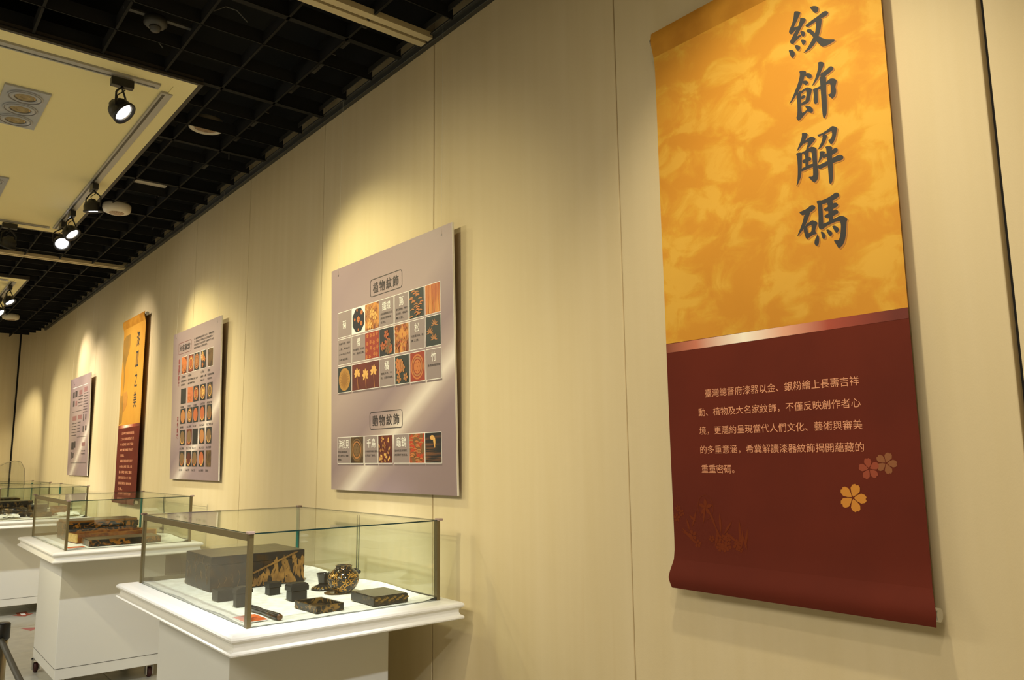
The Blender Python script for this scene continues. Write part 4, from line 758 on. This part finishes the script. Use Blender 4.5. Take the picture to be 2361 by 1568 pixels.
# flat box
r, hx, hy = box_thing('lacquer_box', -2.990, -2.800, 1.588, 1.744, .035, 'flat rectangular black box with gold flowers on its sides, rightmost in the case', m_lg3, G1, bevel=.003)
MB().box(-hx+.004, hx-.004, -hy+.004, hy-.004, .0352, .0360).build('brown_top', mat('flat_box_top', srgb(70, 64, 54), .25), r)  # brown-grey sheet, paler than the box sides
c = MB(); random.seed(2)
for q in range(13):
    yy = -hy+.012+q*.0118; zz = .017+.006*math.sin(q*2.1)
    for s_ in range(3):
        p_ = leaf(yy, zz, 1.57+(s_-1)*.9, .010, .0028); c.add([(hx+.0008+.0001*s_, p[0], p[1]) for p in p_], [tuple(range(8))])
c.build('gold_flowers', mat('dim_gold', srgb(140, 108, 46), .4, .3), r)
# round jar
def lacquer_round(name): return noisy(name, (.010, .009, .008), srgb(150, 106, 36), 48, .58, .62, rough=.13, metal=.35, spec=.6, detail=1, dist=2.2)
r = root('lacquer_jar', (-3.185, 1.655, ZC), 'round black and gold covered jar with bamboo leaf pattern', 'jar', G1)
MB().lathe([(.0001, 0), (.036, 0), (.038, .003), (.036, .006), (.052, .020), (.064, .040), (.0675, .056), (.0672, .0585)], n=44).build('body', lacquer_round('jar_gold'), r)
MB().lathe([(.0672, .0590), (.0662, .066), (.058, .084), (.044, .097), (.035, .102), (.0345, .110), (.037, .113), (.035, .1145), (.031, .112), (.0001, .110)], n=44).build('lid', lacquer_round('jar_gold'), r)
c = MB(); random.seed(6)
def onjar(u, z):   # angle, height -> surface point
    prof = [(.036, .006), (.052, .020), (.064, .040), (.0675, .056), (.0662, .066), (.058, .084), (.044, .097)]
    for (r0, z0), (r1, z1) in zip(prof, prof[1:]):
        if z0 <= z <= z1: rr = r0+(r1-r0)*(z-z0)/(z1-z0); return Vector((math.cos(u)*(rr+.0009), math.sin(u)*(rr+.0009), z))
    return Vector((math.cos(u)*.037, math.sin(u)*.037, z))
for q in range(26):
    u0 = q*.74; z0 = .024+.022*(q % 2) if q % 3 else .076
    for s_ in range(5):
        a_ = R_(-30+s_*62)+q; p_ = [(u/.065, v) for u, v in [(x_, z_) for x_, z_ in leaf(0, 0, a_, .017, .0026)]]
        c.add([onjar(u0+u, min(max(z0+v, .007), .096)) for u, v in p_], [tuple(range(8))], 0, True)
c.build('gold_bamboo', m_goldline, r)
r2 = root('jar_stand', (-3.205, 1.640, ZC-.001), 'thin brown glossy disc under the round jar', 'coaster', G1)
MB().lathe([(.0001, 0), (.058, 0), (.060, .0010), (.058, .0016), (.0001, .0016)], n=40).build('disc', mat('disc_brown', srgb(110, 84, 50), .2), r2)
# cup on a curved dish
r = root('lacquer_dish', (-3.335, 1.635, ZC), 'flared black foot dish beneath the flared cup', 'dish', G1)
MB().lathe([(.0001, 0), (.054, 0), (.056, .0015), (.048, .007), (.036, .013), (.028, .018), (.022, .0205), (.0001, .0205)], n=36).build('bowl', m_lacq, r)
c = MB(); random.seed(4)
for q in range(9): 
    u0 = 3.6+q*.35; 
    for s_ in range(4): c.add([Vector((math.cos(u0+p[0]/.052), math.sin(u0+p[0]/.052), 0))*(.047-1.3*(p[1]))+Vector((0, 0, .0095+p[1]*.8)) for p in leaf(0, 0, s_*1.6, .007, .002)], [tuple(range(8))])
c.build('gold_spray', mat('dim_gold', GOLD), r)
r = root('lacquer_cup', (-3.335, 1.635, ZC+.0205), 'flared black cup with faint gold flowers, left of the round jar', 'cup', G1)
MB().lathe([(.0001, 0), (.022, 0), (.0235, .010), (.026, .028), (.031, .044), (.0325, .047), (.031, .047), (.026, .036), (.022, .014), (.0001, .010)], n=36).build('cup_body', m_lacq, r)
# paper knife shaped case
r = root('lacquer_tube', (-2.945, 1.203, ZC+.010), 'slim black lacquer tube lying beside the orange card', 'tube', G1, R_(2))
MB().lathe([(.0001, -.143), (.006, -.142), (.0105, -.132), (.012, -.05), (.0095, .0), (.0115, .05), (.0125, .125), (.011, .135)], n=18, M=Matrix.Rotation(R_(90), 3, 'Y')).build('shaft', m_lg3, r)
MB().lathe([(.0108, .1352), (.0112, .1375), (.0102, .140), (.0001, .1405)], n=18, M=Matrix.Rotation(R_(90), 3, 'Y')).build('end_cap', mat('cap_brown', srgb(96, 60, 26), .35), r)
def card(x0, x1, y0, y1, label, rz=0, z=ZC-.0005):
    r = root('caption_card', ((x0+x1)/2, (y0+y1)/2, z), label, 'card', 'orange caption cards in the cases', rz); hx, hy = (x1-x0)/2, (y1-y0)/2
    MB().box(-hx, hx, -hy, hy, 0, .0025).build('card_base', m_print_white, r); MB().box(-hx+.001, hx-.001, -hy+.001, hy-.001, .0026, .0030).build('printed_face', m_orange, r)
    tx = text('漆器文具組', -hy*.6, hy*.6, -.008, .008, 0, m_label_dk, r); tx.rotation_euler = (R_(-90), 0, R_(90)); tx.location = (0, 0, .0034)
card(-2.965, -2.835, 1.092, 1.178, 'orange caption card at the foot of the near bronze post', 0, ZC)

# second case
G2 = 'black and gold lacquer pieces in the second case'
Z2 = ZC
r, hx, hy = box_thing('lacquer_box', -7.04, -6.72, 1.20, 1.70, .075, 'long dark lacquer box with gold clouds at the back of the second case', m_lg2, G2, lid=0, bevel=.003, z=Z2)
MB().box(-hx-.006, hx+.006, -hy-.006, hy+.006, .0755, .118).build('lid', m_lg2, r, bevel=.003); MB().box(-hx+.004, hx-.004, -hy+.004, hy-.004, .118, .134).build('inner_tray', mat('brown_gold_band', srgb(126, 82, 28), .35, .2), r, bevel=.002)
MB().box(-hx+.008, hx-.008, -hy+.008, hy-.008, .1342, .1352).build('dark_top', m_lgtop, r)
r = root('open_box', (-6.50, 1.475, Z2), 'open gold edged lacquer box tray lying across the middle of the second case', 'box', G2, R_(5))
a, b, t, h = .115, .275, .006, .062
MB().box(-a, a, -b, b, 0, .006).build('box_base', m_redbrown, r)
for nm, q in (('side', (-a, a, -b, -b+t)), ('side', (-a, a, b-t, b)), ('side', (-a, -a+t, -b+t, b-t)), ('side', (a-t, a, -b+t, b-t))): MB().box(*q, .006, h).build(nm, m_redbrown if abs(q[0]-q[1]) < .1 else noisy('gold_nashiji', srgb(196, 158, 82), srgb(220, 186, 110), 60, rough=.35, metal=.2), r)
rm = MB()
for q in ((-a, a, -b, -b+.005), (-a, a, b-.005, b), (a-.005, a, -b, b), (-a, -a+.005, -b, b)): rm.box(*q, h, h+.0015)
rm.build('gold_rim', m_goldline, r)
r, hx, hy = box_thing('lacquer_box', -6.33, -6.07, 1.235, 1.70, .042, 'flat black and gold lidded box at the front of the second case', m_lg2, G2, bevel=.003, z=Z2)
MB().box(-hx+.003, hx-.003, -hy+.003, hy-.003, .0422, .0430).build('brown_top', m_lgtop, r)
card(-6.13, -6.03, 1.10, 1.21, 'orange caption card in the second case')
# third and fourth cases
G3 = 'dark lacquer pieces in the third case'
mg3 = lacquer('lacquer_gold_far', 18, .5, .62, srgb(110, 84, 44))
r = root('round_box', (-9.98, 1.285, ZC), 'round dark lidded lacquer box at the left edge, in the third case', 'box', G3)
MB().lathe([(.0001, 0), (.108, 0), (.112, .004), (.112, .055)], n=40).build('body', mg3, r); MB().lathe([(.1135, .056), (.1135, .085), (.106, .094), (.0001, .096)], n=40).build('lid', mg3, r)
box_thing('lacquer_box', -10.62, -10.32, 1.12, 1.50, .15, 'tall dark box behind the round box in the third case', mg3, G3, lid=.05)
box_thing('lacquer_box', -10.30, -10.16, 1.44, 1.62, .11, 'small brown box right of the round box in the third case', mg3, G3, lid=.03)
box_thing('lacquer_box', -9.93, -9.75, 1.40, 1.60, .045, 'low dark box beside the white paper in the third case', mg3, G3, lid=.0)
box_thing('lacquer_box', -10.12, -9.97, 1.64, 1.78, .095, 'brown box standing against the back glass of the third case', m_redbrown, G3, lid=.03)
c = MB(); n = 14
vs = [(-.12+.24*i/n, -.10+.20*j/n, .008+.030*abs(noise.noise(Vector((i*.35, j*.35, 1))))+.02*(1-abs(2*i/n-1))) for j in range(n+1) for i in range(n+1)]
r = root('crumpled_cloth', (-9.68, 1.73, ZC+.006), 'crumpled white cloth in the right end of the third case', 'cloth')
c.add(vs, [(j*(n+1)+i, j*(n+1)+i+1, (j+1)*(n+1)+i+1, (j+1)*(n+1)+i) for j in range(n) for i in range(n)], 0, True); c.build('folds', m_cloth, r)
r = root('crumpled_cloth', (-9.72, 1.19, ZC+.006), 'crumpled white cloth in front of the round box in the third case', 'cloth')
MB().add(vs, [(j*(n+1)+i, j*(n+1)+i+1, (j+1)*(n+1)+i+1, (j+1)*(n+1)+i) for j in range(n) for i in range(n)], 0, True).build('folds', m_cloth, r)
box_thing('lacquer_box', -12.5, -12.0, 1.15, 1.6, .12, 'long dark box in the farthest case', mg3, None, lid=.03)
# clear vaulted cover beyond the farthest case, on its own plinth
r = root('acrylic_cover', (-13.70, 1.05, 0), 'clear arched acrylic cover on a plinth near the far corner', 'display cover')
MB().box(-.20, .20, 0, .80, 0, .93).build('plinth', m_white, r, bevel=.004)
pr = [(0.0, .93), (.02, 1.02), (.07, 1.12), (.16, 1.24), (.28, 1.36), (.42, 1.48), (.54, 1.55), (.64, 1.58), (.72, 1.56), (.765, 1.47), (.78, 1.34), (.785, 1.2), (.78, .93)]
c = MB(); n = len(pr); c.add([(x_, p[0]+.005, p[1]) for x_ in (-.19, .19) for p in pr], [(i, i+1, n+i+1, n+i) for i in range(n-1)]+[tuple(range(n-1, -1, -1)), tuple(range(n, 2*n))]); c.build('cover', m_acryl, r)
MB().tube([(.19, p[0]+.005, p[1]) for p in pr], .004, 6).build('cover_edge', mat('acrylic_edge', srgb(170, 160, 140), .3), r)

# ---------------------------------------------------------------- barrier, floor stickers
def stanchion(x, y, label):
    r = root('barrier_post', (x, y, 0), label, 'barrier post')
    MB().lathe([(.0001, 0), (.15, 0), (.155, .008), (.14, .016), (.03, .024)], n=36).build('base', m_silver, r)
    MB().lathe([(.023, .024), (.023, .90)], n=24).build('pole', mat('pole_metal', srgb(150, 140, 118), .3, .8), r)
    MB().lathe([(.026, .90), (.029, .905), (.029, .955), (.024, .96), (.0001, .96)], n=24).build('cap', m_black, r); return r
stanchion(-3.56, .448, 'barrier post with a black cap at the lower left picture edge')
stanchion(-1.90, .40, 'barrier post at the near end of the dark rope, outside the lower left edge')
r = root('barrier_rope', (-3.56, .448, .93), 'dark barrier rope running from the capped post towards the viewer', 'rope')
MB().tube([(.031+1.595*t, -.048*t, -.03-.02*math.sin(math.pi*t)) for t in [i/16 for i in range(17)]], .010, 10).build('rope', mat('rope_dark', srgb(60, 58, 44), .6), r)
mst = mat('sticker_pink', srgb(178, 96, 100), .5); mst2 = mat('sticker_red', srgb(160, 74, 50), .5)
r = root('floor_sticker', (-8.83, 1.33, .0008), 'pink triangular sticker on the grey floor left of the second case', 'sticker', 'red stickers on the floor')
MB().add([(-.10, -.06, 0), (.12, 0, 0), (-.02, .08, 0)], [(0, 1, 2)]).build('triangle', mst, r)
r = root('floor_sticker', (-9.72, 1.40, .0008), 'reddish arrow sticker on the floor in the shade of the third case', 'sticker', 'red stickers on the floor')
MB().add([(-.14, -.05, 0), (.02, -.05, 0), (.02, -.10, 0), (.16, 0, 0), (.02, .10, 0), (.02, .05, 0), (-.14, .05, 0)], [(0, 1, 2, 3, 4, 5, 6)]).build('arrow', mst2, r)
MB().add([(-.08, -.02, .0006), (.08, -.02, .0006), (.08, .02, .0006), (-.08, .02, .0006)], [(0, 1, 2, 3)]).build('white_mark', m_print_white, r)
